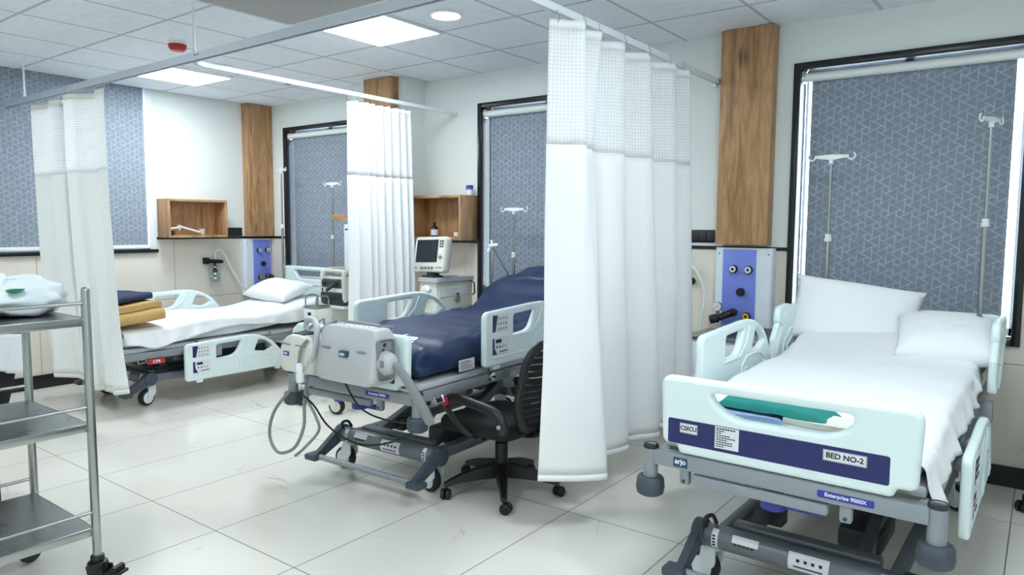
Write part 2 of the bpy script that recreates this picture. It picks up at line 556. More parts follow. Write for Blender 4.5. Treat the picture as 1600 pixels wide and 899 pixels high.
def tag(o, label=None, cat=None, group=None, kind=None):
    if label: o['label'] = label
    if cat: o['category'] = cat
    if group: o['group'] = group
    if kind: o['kind'] = kind
    return o
def thing(name, loc, label, cat, group=None, rz=0.0):
    o = bpy.data.objects.new(name, None)
    o.empty_display_size = 0.1
    COL.objects.link(o); o.location = loc; o.rotation_euler = (0, 0, rz)
    return tag(o, label, cat, group)
def struct(o): o['kind'] = 'structure'; return o
def bez(p0, p1, p2, p3, n=16):
    p0, p1, p2, p3 = map(Vector, (p0, p1, p2, p3))
    return [p0*(1-t)**3 + p1*3*t*(1-t)**2 + p2*3*t*t*(1-t) + p3*t**3 for t in (i/n for i in range(n+1))]
def catmull(P, n=8, closed=False):
    P = [Vector(p) for p in P]; out = []; N = len(P)
    for i in range(N if closed else N-1):
        g = lambda k: P[k % N] if closed else P[max(0, min(N-1, k))]
        a, b, c, d = g(i-1), g(i), g(i+1), g(i+2)
        for k in range(n):
            t = k/n
            out.append(0.5*((2*b)+(c-a)*t+(2*a-5*b+4*c-d)*t*t+(3*b-a-3*c+d)*t**3))
    if not closed: out.append(P[-1])
    return out
def nz(x, y, z=0.0, s=1.0): return noise.noise(Vector((x*s, y*s, z*s)))
# ------------------------------------------------------------------ the setting
XA, YB, H = -6.86, 4.702, 2.678
XR, YF = 2.0, -1.6
TH = 0.2
def box_obj(name, boxes, mat, bev=0.0):
    m = MB()
    for lo, hi in boxes: m.box(lo, hi, bev)
    return struct(m.done(name, mat, smooth=0 if not bev else 30))
box_obj('floor', [((XA-TH, YF-TH, -0.1), (XR+TH, YB+TH, 0))], FLOOR)
box_obj('ceiling', [((XA-TH, YF-TH, H), (XR+TH, YB+TH, H+0.1))], CEIL)
DZ = 1.275
WIN = [(-6.53, -5.36), (-3.86, -2.66), (-1.31, -0.10)]
WZ0, WZ1 = 0.79, 2.418
# rear wall: painted above, tiled below, with three window openings
up, lo_ = [], []
xs = [XA-TH] + [v for w in WIN for v in w] + [XR+TH]
for i in range(0, len(xs), 2):
    up.append(((xs[i], YB, DZ), (xs[i+1], YB+TH, H))); lo_.append(((xs[i], YB, 0), (xs[i+1], YB+TH, DZ)))
for a, b in WIN:
    up.append(((a, YB, WZ1), (b, YB+TH, H))); lo_.append(((a, YB, 0), (b, YB+TH, WZ0)))
wb = box_obj('wall_back', up, WALLPAINT)
t_ = box_obj('wall_back_tile', lo_, DADO_B); t_.parent = wb
WAY0, WAY1, WAZ0 = 0.9, 3.455, 1.16
ul = [((XA-TH, YF-TH, DZ), (XA, WAY0, H)), ((XA-TH, WAY1, DZ), (XA, YB, H))]
ll = [((XA-TH, YF-TH, 0), (XA, WAY0, DZ)), ((XA-TH, WAY1, 0), (XA, YB, DZ)), ((XA-TH, WAY0, 0), (XA, WAY1, WAZ0))]
wa = box_obj('wall_left', ul, WALLPAINT)
t_ = box_obj('wall_left_tile', ll, DADO_A); t_.parent = wa
box_obj('wall_right', [((XR, YF-TH, 0), (XR+TH, YB, H))], WALLPAINT)
box_obj('wall_front', [((XA, YF-TH, 0), (XR, YF, H))], WALLPAINT)
# column standing out of the rear wall between the first two windows
CX0, CX1, CY = -5.15, -4.49, 4.42
cw = box_obj('wall_column', [((CX0, CY, DZ), (CX1, YB, H))], WALLPAINT)
t_ = box_obj('wall_column_tile', [((CX0, CY, 0), (CX1, YB, DZ))], DADO_B); t_.parent = cw
# black skirting and the slim black line on top of the tiles
box_obj('baseboard_back', [((XA, YB-0.014, 0), (CX0, YB, 0.115)), ((CX1, YB-0.014, 0), (XR, YB, 0.115)), ((CX0-0.014, CY-0.014, 0), (CX1+0.014, CY, 0.115))], GRANITE)
box_obj('baseboard_left', [((XA, YF, 0), (XA+0.014, YB-0.014, 0.115))], GRANITE)
tb = []
for i in range(0, len(xs), 2):
    tb.append(((max(xs[i], XA), YB-0.009, DZ-0.01), (min(xs[i+1], XR), YB, DZ+0.012)))
box_obj('trim_1', tb, BLACKFR)
box_obj('trim_2', [((XA, WAY1, DZ-0.01), (XA+0.009, YB-0.01, DZ+0.012))], BLACKFR)
# windows
def window(n, a, b):
    fr = MB(); w = 0.042
    for lo, hi in (((a-0.012, YB-0.022, WZ0-0.012), (a+w-0.012, YB+0.12, WZ1+0.012)), ((b-w+0.012, YB-0.022, WZ0-0.012), (b+0.012, YB+0.12, WZ1+0.012)),
                   ((a+w-0.012, YB-0.022, WZ1-w+0.012), (b-w+0.012, YB+0.12, WZ1+0.012)), ((a+w-0.012, YB-0.022, WZ0-0.012), (b-w+0.012, YB+0.12, WZ0+0.026))):
        fr.box(lo, hi, 0.004)
    f = struct(fr.done('window_%d' % n, BLACKFR))
    s = MB()
    a2, b2, z0, z1 = a+0.03, b-0.03, WZ0+0.026, WZ1-0.03
    for lo, hi in (((a2, YB+0.125, z0), (a2+0.016, YB+0.165, z1)), ((b2-0.016, YB+0.125, z0), (b2, YB+0.165, z1)), ((a2, YB+0.125, z1-0.045), (b2, YB+0.165, z1)), ((a2, YB+0.125, z0), (b2, YB+0.165, z0+0.045)),
                   (((a+b)/2-0.025, YB+0.125, z0), ((a+b)/2+0.025, YB+0.165, z1))):
        s.box(lo, hi)
    s.done('sash', WHITEAL, f)
    MB().box((a2+0.012, YB+0.142, z0+0.04), (b2-0.012, YB+0.148, z1-0.04)).done('pane', GLASS, f, 0)
for i, (a, b) in enumerate(WIN): window(i+1, a, b)
fr = MB()
for lo, hi in (((XA-0.1, WAY0, WAZ0-0.02), (XA+0.03, WAY1+0.01, WAZ0+0.012)),):
    fr.box(lo, hi, 0.003)
f4 = struct(fr.done('window_4', BLACKFR))
s = MB()
for lo, hi in (((XA-0.12, WAY1-0.06, WAZ0+0.012), (XA+0.018, WAY1, H-0.004)), ((XA-0.12, WAY0, WAZ0+0.012), (XA+0.018, WAY0+0.06, H-0.004)), ((XA-0.12, WAY0+0.06, WAZ0+0.012), (XA-0.03, WAY1-0.06, WAZ0+0.06)),
               ((XA-0.12, WAY0+0.06, H-0.07), (XA-0.06, WAY1-0.06, H-0.004)), ((XA-0.12, 2.1, WAZ0+0.06), (XA-0.08, 2.16, H-0.07))):
    s.box(lo, hi, 0.003)
s.done('sash', WHITEAL, f4)
MB().box((XA-0.103, WAY0+0.05, WAZ0+0.05), (XA-0.097, WAY1-0.05, H-0.06)).done('pane', GLASS, f4, 0)

# ------------------------------------------------------------------ roller blinds
def blind_rear(a, b, label, gap=0.052, cord=False):
    t = thing('roller_blind', ((a+b)/2, YB, WZ0), label, 'blind', 'roller blinds in the windows')
    hw = (b-a)/2
    ztop = WZ1-WZ0-0.075
    m = MB().cyl((-hw+0.042, 0.03, ztop), (hw-0.042, 0.03, ztop), 0.028, 20)
    m.done('roller_tube', WHITEPL, t)
    for sx in (-1, 1):
        MB().box((sx*(hw-0.034)-0.006, 0.0, ztop-0.034), (sx*(hw-0.034)+0.006, 0.06, ztop+0.04), 0.003).done('bracket', CHROME, t)
    MB().box((-hw+gap+0.03, 0.052, 0.075), (hw-gap-0.03, 0.0545, ztop)).done('cloth', BLIND_B, t, 0)
    MB().box((-hw+gap+0.03, 0.044, 0.045), (hw-gap-0.03, 0.062, 0.08), 0.006).done('bottom_bar', WHITEAL, t)
    if cord:
        MB().tube(catmull([(-hw+0.05, 0.02, ztop), (-hw+0.053, 0.018, 1.0), (-hw+0.056, 0.0, 0.4), (-hw+0.05, -0.01, 0.12)], 6), 0.0022, 6).done('pull_cord', WHITEPL, t)
    return t
blind_rear(*WIN[0], 'grey patterned roller blind in the narrow window behind the far left bed')
blind_rear(*WIN[1], 'grey patterned roller blind in the middle window behind the navy mattress bed', cord=True)
blind_rear(*WIN[2], 'large grey patterned roller blind in the window behind the pillows of the nearest bed')
t = thing('roller_blind', (XA, 2.2, WAZ0), 'wide grey patterned roller blind on the side wall behind the ivory curtain', 'blind', 'roller blinds in the windows')
MB().box((0.0, 0.9-2.2+0.03, 0.05), (0.0025, WAY1-2.2-0.075, H-WAZ0)).done('cloth', BLIND_A, t, 0)
MB().box((-0.006, 0.9-2.2+0.03, 0.02), (0.012, WAY1-2.2-0.06, 0.055), 0.005).done('bottom_bar', WHITEAL, t)

# ------------------------------------------------------------------ wood uprights and service panels
def wood_panel(label, lo, hi, gapside=None):
    m = MB().box(lo, hi, 0.003)
    o = m.done('wood_panel', WOOD)
    return tag(o, label, 'panel', 'oak wall panels')
wood_panel('tall oak wall panel rising to the ceiling beside the large right-hand window', (-1.76, 4.602, 1.30), (-1.425, YB, H-0.004))
wood_panel('tall oak wall panel in the far left corner beside the narrow window', (XA, 4.405, 1.285), (-6.75, YB-0.003, H-0.004))
wood_panel('oak wall panel on the column above the middle curtain', (-4.87, 4.325, 1.30), (-4.53, CY, H-0.004))

def outlet(t, M, ring, s=1.0, gauge=False):
    """round gas outlet: black body, coloured ring, dark socket"""
    b = MB().lathe([(0.0, 0), (0.027*s, 0), (0.027*s, 0.018), (0.024*s, 0.024), (0.0, 0.024)], seg=24).done('outlet', BLACK, t, M=M)
    r = MB().lathe([(0.0105*s, 0.0245), (0.0105*s, 0.027), (0.02*s, 0.027), (0.0215*s, 0.0245)], seg=24).done('outlet_ring', ring, b, M=M) if ring else None
    MB().lathe([(0.0, 0.0245), (0.0085*s, 0.0245), (0.0075*s, 0.0285), (0, 0.0285)], seg=16).done('outlet_socket', DARK, b, M=M)
    return b
def service_panel(loc, rz, w, h, stripe, label, outlets):
    """white bedhead service panel with a bright blue strip; local x along wall, -y into room"""
    t = thing('service_panel', loc, label, 'panel', 'bedhead service panels', rz)
    d = 0.06
    # body with softly rounded front corners
    sec = round_poly([(-w/2, 0), (-w/2, -d), (w/2, -d), (w/2, 0)], [0, 0.03, 0.03, 0], 5)
    m = MB(); m.loft([[(p[0], p[1], z) for p in sec] for z in (0, h)]); m.done('body', PANELWH, t)
    MB().box((stripe[0], -d-0.004, 0.002), (stripe[1], -d+0.002, h-0.012), 0.001).done('blue_strip', PANELBLUE, t)
    for x, z, ring in outlets:
        outlet(t, basis((x, -d-0.004, z), (1, 0, 0), (0, 0, 1), (0, -1, 0)), ring)
    for x in (-w/2+0.03, w/2-0.03):
        MB().lathe([(0, 0), (0.005, 0), (0.004, 0.003), (0, 0.003)], seg=8).done('screw', DARK, t, M=basis((x, -d, h-0.04), (1, 0, 0), (0, 0, 1), (0, -1, 0)))
    return t
sp = service_panel((-1.585, YB, 0.765), 0, 0.385, 0.515, (-0.135, 0.085), 'white service panel with blue strip of gas outlets under the right oak panel',
    [(-0.06, 0.375, WHITERING), (0.04, 0.373, WHITERING), (-0.008, 0.226, None), (0.036, 0.068, YELLOW)])
service_panel((XA, 4.53, 0.66), R(90), 0.335, 0.6, (-0.065, 0.145), 'white service panel with blue strip of gas outlets in the far left corner',
    [(0.0, 0.475, WHITERING), (0.1, 0.478, WHITERING), (0.05, 0.33, None), (0.01, 0.185, YELLOW), (0.1, 0.19, YELLOW)])

# flowmeter with pressure gauge plugged into the right panel
def regulator(loc, rz, label, gauge=True):
    t = thing('gas_regulator', loc, label, 'regulator', None, rz)
    m = MB().cyl((0, 0, 0), (0, -0.05, 0), 0.026, 18, bev=0.004)
    m.cyl((0, -0.05, 0), (-0.07, -0.085, -0.035), 0.024, 16, bev=0.004)
    m.cyl((-0.07, -0.085, -0.035), (-0.125, -0.1, -0.05), 0.029, 16, bev=0.006)
    m.done('valve_body', BLACK, t)
    if gauge:
        g = MB().cyl((-0.075, -0.085, 0.04), (-0.075, -0.115, 0.04), 0.032, 24, bev=0.003).cyl((-0.07, -0.09, -0.03), (-0.075, -0.1, 0.02), 0.012, 10).done('gauge', CHROME, t)
        MB().cyl((-0.075, -0.1155, 0.04), (-0.075, -0.1165, 0.04), 0.027, 24).done('dial', PAPER, g)
        MB().tube([(-0.088, -0.1172, 0.028), (-0.062, -0.1172, 0.052)], 0.0015, 6).done('needle', INK, g)
    return t
regulator((-1.635, YB-0.066, 0.855), 0, 'black gas regulator with round dial gauge on right service panel')
regulator((XA+0.066, 4.63, 0.85), R(118), 'black gas regulator plugged into the corner service panel', False)

# wall sockets
def socket(loc, rz, w, label, n):
    t = thing('wall_socket', loc, label, 'socket', 'black wall sockets', rz)
    MB().box((-w/2, -0.012, -0.043), (w/2, 0, 0.043), 0.004).done('plate', BLACK, t)
    for i in range(n):
        x = -w/2 + w*(i+0.5)/n
        g = MB().box((x-w/n*0.4, -0.0155, -0.03), (x+w/n*0.4, -0.0115, 0.03), 0.002).done('module', DARK, t)
        if i != 1:
            q = MB()
            for dx, dz in ((0, 0.014), (-0.011, -0.008), (0.011, -0.008)): q.cyl((x+dx, -0.0148, dz), (x+dx, -0.0165, dz), 0.0035, 8)
            q.done('socket_hole', BLACK, g)
    return t
socket((-1.885, YB, 1.352), 0, 0.165, 'black wall socket left of the right-hand oak panel', 3)
socket((XA, 4.287, 1.335), R(90), 0.17, 'black wall socket between the shelf box and the corner oak panel', 3)

# ------------------------------------------------------------------ shelf boxes
def shelf_box(loc, rz, w, h, d, label):
    t = thing('wall_shelf', loc, label, 'shelf', 'oak box shelves', rz)
    th = 0.022
    for sx in (0, w-th):
        MB().box((sx, -d, 0), (sx+th, 0, h), 0.0015).done('side', WOOD, t)
    MB().box((th, -d, h-th), (w-th, 0, h), 0.0015).done('top', WOODX if abs(rz) < 0.1 else WOODY, t)
    MB().box((th, -d, 0), (w-th, 0, th), 0.0015).done('bottom', WOODX if abs(rz) < 0.1 else WOODY, t)
    MB().box((th, -0.012, th), (w-th, 0, h-th)).done('back', WOOD, t, 0)
    return t
shelf_box((XA+0.001, 3.475, 1.283), R(90), 0.61, 0.37, 0.21, 'oak box shelf on the side wall holding a small white arm')
shelf_box((-4.475, YB-0.001, 1.292), 0, 0.598, 0.375, 0.23, 'oak box shelf left of the middle window with a bottle inside')
# bracket shelf on the column, mostly behind the middle curtain
t = thing('wall_bracket', (-5.15, 4.55, 1.455), 'small oak bracket shelf on the column left of the middle curtain', 'shelf')
MB().box((-0.29, -0.13, 0), (0, 0.13, 0.055), 0.002).done('board', WOODX, t)
MB().box((-0.03, -0.13, 0.055), (0, 0.13, 0.095), 0.002).done('upstand', WOOD, t)
t = thing('wall_unit', (-5.0, 4.42, 0.98), 'white wall unit with a black latch below the oak bracket shelf', 'cabinet')
MB().box((-0.19, -0.07, 0), (0.13, 0, 0.44), 0.008).done('body', PANELWH, t)
MB().box((-0.1, -0.085, 0.23), (0.0, -0.07, 0.25), 0.003).done('latch', BLACK, t)
MB().box((-0.17, -0.0725, 0.385), (-0.135, -0.069, 0.4), 0.001).done('badge', DARK, t)

# things on the shelves
def bottle(loc, label, r, h, mat, cap, lab=True, name='bottle', grp=None):
    t = thing(name, loc, label, 'bottle', grp)
    MB().lathe([(0, 0), (r*0.95, 0), (r, 0.004), (r, h*0.6), (r*0.85, h*0.68), (r*0.38, h*0.78), (r*0.36, h*0.9), (0, h*0.9)], seg=20).done('body', mat, t)
    MB().lathe([(0, h*0.86), (r*0.45, h*0.86), (r*0.45, h), (0, h)], seg=16).done('cap', cap, t)
    if lab: MB().lathe([(r+0.0004, h*0.12), (r+0.0009, h*0.12), (r+0.0009, h*0.52), (r+0.0004, h*0.52)], seg=20).done('label_band', PAPER, t)
    return t
bottle((-4.25, 4.56, 1.3145), 'dark bottle with white label inside the middle oak shelf', 0.031, 0.125, AMBER, BLACK)
bottle((-3.97, 4.53, 1.3145), 'small clear vial with dark label in the right end of the oak shelf', 0.024, 0.085, JARGL, JARGL)
t = thing('tub', (-3.905, 4.62, 1.6675), 'small white tub with a blue lid on top of the oak shelf', 'tub')
MB().lathe([(0, 0), (0.029, 0), (0.03, 0.004), (0.03, 0.05), (0.026, 0.055), (0, 0.055)], seg=22).done('body', WHITEPL, t)
MB().lathe([(0.0302, 0.044), (0.0312, 0.044), (0.0312, 0.056), (0.0302, 0.056)], seg=22).done('band', simple('lilac', (150, 140, 200), 0.4), t)
MB().lathe([(0, 0.055), (0.031, 0.055), (0.031, 0.08), (0.029, 0.084), (0, 0.084)], seg=22).done('lid', simple('blue_lid', (46, 60, 150), 0.4), t)
t = thing('support_arm', (-6.73, 3.6, 1.3055), 'white jointed support arm lying in the side wall shelf', 'arm')
MB().box((-0.03, -0.075, 0), (0.03, -0.04, 0.045), 0.006).done('clamp', BLACK, t)
m = MB().tube([(0, -0.09, 0.06), (0, 0.02, 0.075)], 0.014, 10, flat=(1, 0.7)).tube([(0.005, 0.02, 0.085), (0.01, 0.24, 0.022)], 0.013, 10, flat=(1, 0.8)); m.done('arm', WHITEPL, t)
MB().box((-0.01, 0.225, 0.0), (0.03, 0.265, 0.062), 0.005).done('plate', GREYPL, t)
MB().cyl((0.002, 0.02, 0.05), (0.002, 0.02, 0.1), 0.016, 12, bev=0.003).done('joint', GREYPL, t)

# suction jar on the side wall with its hose
t = thing('suction_jar', (XA, 4.005, 1.03), 'clear suction jar with black valve on the tiled side wall', 'jar')
MB().box((0, -0.085, -0.02), (0.045, -0.03, 0.045), 0.008).tube([(0.04, -0.06, 0.012), (0.05, 0.09, 0.0)], 0.02, 12).cyl((0.05, 0.02, 0.0), (0.05, 0.02, -0.08), 0.012, 10).cyl((0.05, 0.02, -0.08), (0.05, 0.02, -0.1), 0.026, 14).done('valve', BLACK, t)
MB().cyl((0.05, 0.09, 0), (0.05, 0.11, 0.0), 0.016, 12, bev=0.003).done('knob', DARK, t)
MB().lathe([(0.05, -0.03), (0.052, -0.03), (0.05, -0.19), (0.044, -0.2), (0, -0.2), (0, -0.196), (0.042, -0.196), (0.047, -0.19), (0.05, -0.03)], (0.055, 0.02, 0), seg=22).done('jar', JARGL, t)
m = MB()
for z in (-0.05, -0.12, -0.165): m.tube([(0.055+0.0535*math.cos(a), 0.02+0.0535*math.sin(a), z) for a in (2*PI*k/20 for k in range(20))], 0.0022, 6, True)
m.done('wire_cage', CHROME, t)
hp = catmull([(XA+0.05, 4.03, 1.055), (XA+0.05, 4.035, 1.12), (XA+0.055, 4.07, 1.15), (XA+0.06, 4.12, 1.12), (XA+0.07, 4.2, 0.95), (XA+0.085, 4.31, 0.76), (XA+0.09, 4.46, 0.65), (XA+0.11, 4.55, 0.61)], 8)
tag(MB().tube(hp, 0.0085, 8).done('suction_hose', WHITEPL), 'white suction hose curving down the side wall to the corner panel', 'hose')
# hose and hook to the left of the right service panel
hp = catmull([(-2.03, YB-0.03, 1.13), (-1.98, YB-0.05, 1.155), (-1.925, YB-0.06, 1.14), (-1.87, YB-0.055, 1.06), (-1.845, YB-0.05, 0.95), (-1.86, YB-0.05, 0.8), (-1.88, YB-0.05, 0.66), (-1.9, YB-0.04, 0.5)], 8)
tag(MB().tube(hp, 0.009, 8).done('suction_hose', WHITEPL), 'white suction hose hanging between the white curtain and the right service panel', 'hose')
t = thing('suction_valve', (-1.955, YB, 1.04), 'black round valve on the tiles at the edge of the white curtain', 'valve')
MB().cyl((0, 0, 0), (0, -0.03, 0), 0.025, 18, bev=0.004).done('body', BLACK, t)
MB().cyl((0, -0.03, 0), (0, -0.045, 0), 0.014, 14, bev=0.002).done('knob', DARK, t)
t = thing('bottle_bracket', (-1.95, YB, 0.53), 'black jar bracket on the tiles low beside the white curtain', 'bracket')
MB().box((-0.03, -0.02, 0), (-0.012, 0, 0.2), 0.003).done('upright', BLACK, t)
MB().box((-0.09, -0.03, 0.0), (0.03, -0.018, 0.014), 0.002).box((-0.09, -0.03, 0.145), (0.03, -0.018, 0.158), 0.002).done('arms', BLACK, t)

# ------------------------------------------------------------------ ceiling fittings
def ceiling_panel(x, y, label):
    t = thing('ceiling_light', (x, y, H-0.012), label, 'ceiling light', 'square ceiling lights')
    m = MB(); w = 0.298
    for lo, hi in (((-w, -w, 0), (w, -w+0.018, 0.012)), ((-w, w-0.018, 0), (w, w, 0.012)), ((-w, -w+0.018, 0), (-w+0.018, w-0.018, 0.012)), ((w-0.018, -w+0.018, 0), (w, w-0.018, 0.012))): m.box(lo, hi)
    m.done('frame', WHITEAL, t, 0)
    MB().box((-w+0.018, -w+0.018, 0.003), (w-0.018, w-0.018, 0.008)).done('diffuser', LAMPGLOW, t, 0)
ceiling_panel(-6.0, 3.3, 'square lit ceiling panel nearer the side wall, over the far left bed')
ceiling_panel(-3.546, 3.275, 'square lit ceiling panel at centre, beside the long curtain rail')
ceiling_panel(-0.446, 2.364, 'added square fill light on the ceiling over the nearest bed, above the frame')  # invented unseen light, kept away from the curtain to flatten its brightness
ceiling_panel(-5.646, 0.564, 'added square fill light on the ceiling over the steel trolley, outside the frame')  # no lamp known here; unseen panel added to brighten the room
ceiling_panel(-2.046, 0.264, 'added square fill light on the ceiling near the camera, outside the frame')  # extra fill panel out of view, put in to lift overall brightness
ceiling_panel(0.954, 0.264, 'added square fill light on the ceiling on the right, outside the frame')  # also an added unseen panel, there only for its light
def downlight(x, y, label):
    t = thing('downlight', (x, y, H-0.014), label, 'ceiling light', 'round downlights')
    MB().lathe([(0.082, 0.014), (0.1, 0.012), (0.1, 0.004), (0.088, 0), (0.078, 0.006)], seg=32).done('rim', WHITEAL, t)
    MB().lathe([(0, 0.0035), (0.08, 0.0035), (0.08, 0.012), (0, 0.012)], seg=32).done('lens', DOWNGLOW, t)
downlight(-5.39, 3.3, 'round lit downlight above the second curtain rail, further away')
downlight(-2.96, 3.285, 'round lit downlight nearer the camera, right of the centre panel')
def sprinkler(x, y, label):
    t = thing('sprinkler', (x, y, H), label, 'sprinkler', 'ceiling sprinklers')
    MB().lathe([(0, 0), (0.04, 0), (0.034, -0.012), (0.012, -0.016), (0.01, -0.03), (0, -0.03)], seg=20).done('rosette', CHROME, t)
    MB().lathe([(0, -0.046), (0.026, -0.046), (0.026, -0.043), (0.004, -0.043), (0.004, -0.028), (0, -0.028)], seg=16).done('deflector', CHROME, t)
sprinkler(-5.38, 3.92, 'small chrome sprinkler head beyond the second curtain rail')
sprinkler(-2.34, 4.44, 'small chrome sprinkler head behind the large white curtain')
t = thing('smoke_alarm', (-4.92, 2.68, H), 'red fire alarm sounder on a white base on the ceiling', 'alarm')
MB().lathe([(0, 0), (0.062, 0), (0.06, -0.02), (0, -0.02)], seg=28).done('base', WHITEPL, t)
MB().lathe([(0, -0.02), (0.06, -0.02), (0.06, -0.042), (0.045, -0.062), (0, -0.066)], seg=10).done('red_cover', RED, t, 20)
t = thing('ceiling_cassette', (-3.27, 2.32, H-0.03), 'perforated ceiling air grille at the top of the picture', 'air conditioner')
sec = round_poly([(-0.58, -0.55), (0.58, -0.55), (0.58, 0.52), (-0.58, 0.52)], 0.07, 6)
m = MB(); m.loft([[(p[0], p[1], z) for p in sec] for z in (0.0, 0.03)]); m.done('surround', simple('cassette_white', (205, 209, 212), 0.5), t)
sec = round_poly([(-0.54, -0.5), (0.54, -0.5), (0.54, 0.48), (-0.54, 0.48)], 0.05, 6)
m = MB(); m.loft([[(p[0], p[1], z) for p in sec] for z in (-0.006, 0.0)]); m.done('grille', GRILLE, t)

# ------------------------------------------------------------------ curtain rails
ZR = 2.369
def rail_prof(pts, w=0.016, h=0.014):
    m = MB()
    pts = [Vector(p) for p in pts]
    loops = []
    for i, p in enumerate(pts):
        a = pts[max(0, i-1)]; b = pts[min(len(pts)-1, i+1)]
        d = (b-a); d.z = 0; d.normalize(); nrm = Vector((-d.y, d.x, 0))
        loops.append([p+nrm*w+Vector((0, 0, h)), p-nrm*w+Vector((0, 0, h)), p-nrm*w-Vector((0, 0, h)), p-nrm*w*0.45-Vector((0, 0, h)), p-nrm*w*0.45-Vector((0, 0, h*0.2)), p+nrm*w*0.45-Vector((0, 0, h*0.2)), p+nrm*w*0.45-Vector((0, 0, h)), p+nrm*w-Vector((0, 0, h))])
    m.loft(loops)
    return m
YL = 2.262
t = thing('curtain_rail', (-3.0, YL, ZR), 'long grey curtain rail hung across the room on thin rods', 'curtain rail', 'curtain rails')
rail_prof([(-3.82, 0, 0), (3.2, 0, 0)], 0.02, 0.021).done('track', RAILAL, t, 20)
for x in (-6.44, -3.97):
    r_ = MB().cyl((x+3.0, 0, 0.02), (x+3.0, 0, H-ZR), 0.007, 10).cyl((x+3, 0, 0.018), (x+3, 0, 0.05), 0.011, 10).done('hanger_rod', WHITEAL, t)
for x in (-0.6, ):
    MB().cyl((x+3.0, 0, 0.02), (x+3.0, 0, H-ZR), 0.007, 10).done('hanger_rod', WHITEAL, t)
m = MB()
for dx in (-0.93, -0.9): m.lathe([(0, 0), (0.004, 0), (0.003, 0.003), (0, 0.003)], seg=8) if False else m.cyl((dx, -0.02, 0.004), (dx, -0.023, 0.004), 0.004, 8)
m.done('joint_screws', DARK, t)
t = thing('curtain_rail', (-4.12, 4.70, ZR), 'white curtain rail curving off the long rail to the wall above the middle curtain', 'curtain rail', 'curtain rails')
arc = [(0.15-0.15*math.cos(a), -2.27-0.145*math.sin(a), 0) for a in [R(k*10) for k in range(0, 10)]]
rail_prof([(0, 0, 0)]+[(0, -0.56*k, 0) for k in range(1, 5)]+arc, 0.015, 0.014).done('track', WHITEAL, t, 20)
MB().box((-0.018, -0.016, -0.02), (0.018, 0, 0.02), 0.003).done('wall_bracket', WHITEPL, t)
t = thing('curtain_rail', (-1.79, 4.70, ZR), 'white curtain rail carrying the large white curtain to the right oak panel', 'curtain rail', 'curtain rails')
rail_prof([(0, 0, -0.005), (0, -1.2, 0), (0, -2.41, 0)], 0.016, 0.016).done('track', WHITEAL, t, 20)
MB().box((-0.018, -0.02, -0.026), (0.018, 0, 0.018), 0.003).box((-0.01, -0.1, -0.045), (0.01, -0.085, -0.014), 0.002).done('end_bracket', CHROME, t)

# ------------------------------------------------------------------ curtains
def curtain(loc, label, path_top, path_bot, z_top, z_bot, net_h, mats, hooks, head_h=0.035, zrail=ZR, seed=0, bulge=None, ease=0.8):
    """path_top / path_bot: s in 0..1 -> (x, y) relative to loc. One cloth in three parts: heading tape, net, cloth."""
    head, net, cloth = mats
    t = thing('cubicle_curtain', loc, label, 'curtain', 'cubicle curtains')
    N = 260
    # arc length for uv
    L = [0.0]
    for i in range(N):
        a, b = path_top(i/N), path_top((i+1)/N)
        L.append(L[-1]+math.hypot(a[0]-b[0], a[1]-b[1]))
    def pt(s, z):
        k = (z_top-z)/(z_top-z_bot)
        a, b = path_top(s), path_bot(s)
        e = k**ease
        x = a[0]*(1-e)+b[0]*e; y = a[1]*(1-e)+b[1]*e
        x += 0.012*nz(s*9+seed, k*2.2, 1.3)*k*2; y += 0.012*nz(s*9+seed, k*2.2, 7.7)*k*2
        if bulge:
            dx, dy = bulge(s, k); x += dx; y += dy
        return Vector((x, y, z-loc[2]))
    def part(name, za, zb, mat, nv, scale_mat=None):
        m = MB()
        m.grid(lambda u, v: pt(u, za+(zb-za)*v), N, nv, lambda u, v: (L[int(round(u*N))], za+(zb-za)*v))
        o = m.done(name, mat, t, 80, recalc=False)
        md = o.modifiers.new('thickness', 'SOLIDIFY'); md.thickness = 0.0015; md.offset = 0
        return o
    zn = z_top-head_h-net_h
    part('heading_tape', z_top, z_top-head_h, head, 2)
    part('net_top', z_top-head_h, zn, net, 12)
    part('cloth', zn, z_bot+0.03, cloth, 34)
    part('bottom_hem', z_bot+0.03, z_bot, head, 1)
    for h in hooks:
        p = pt(h, z_top-0.012)
        zz = zrail-0.014-loc[2]
        MB().tube([(p.x, p.y, zz+0.004), (p.x, p.y, zz-0.02), (p.x+0.008, p.y+0.006, (zz+p.z)/2), (p.x+0.002, p.y+0.003, p.z), (p.x-0.006, p.y-0.004, p.z+0.006)], 0.0022, 6).done('hook', CHROME, t)
    return t
def polyline(pts, rnd=4):
    """smooth path through points, evaluated by arc length"""
    P = catmull([(p[0], p[1], 0) for p in pts], 10)
    L = [0.0]
    for a, b in zip(P, P[1:]): L.append(L[-1]+(b-a).length)
    tot = L[-1]
    def f(s):
        d = max(0.0, min(1.0, s))*tot
        lo, hi = 0, len(L)-1
        while hi-lo > 1:
            m = (lo+hi)//2
            if L[m] <= d: lo = m
            else: hi = m
        k = (d-L[lo])/max(1e-9, L[hi]-L[lo])
        q = P[lo].lerp(P[hi], k)
        return (q.x, q.y)
    return f
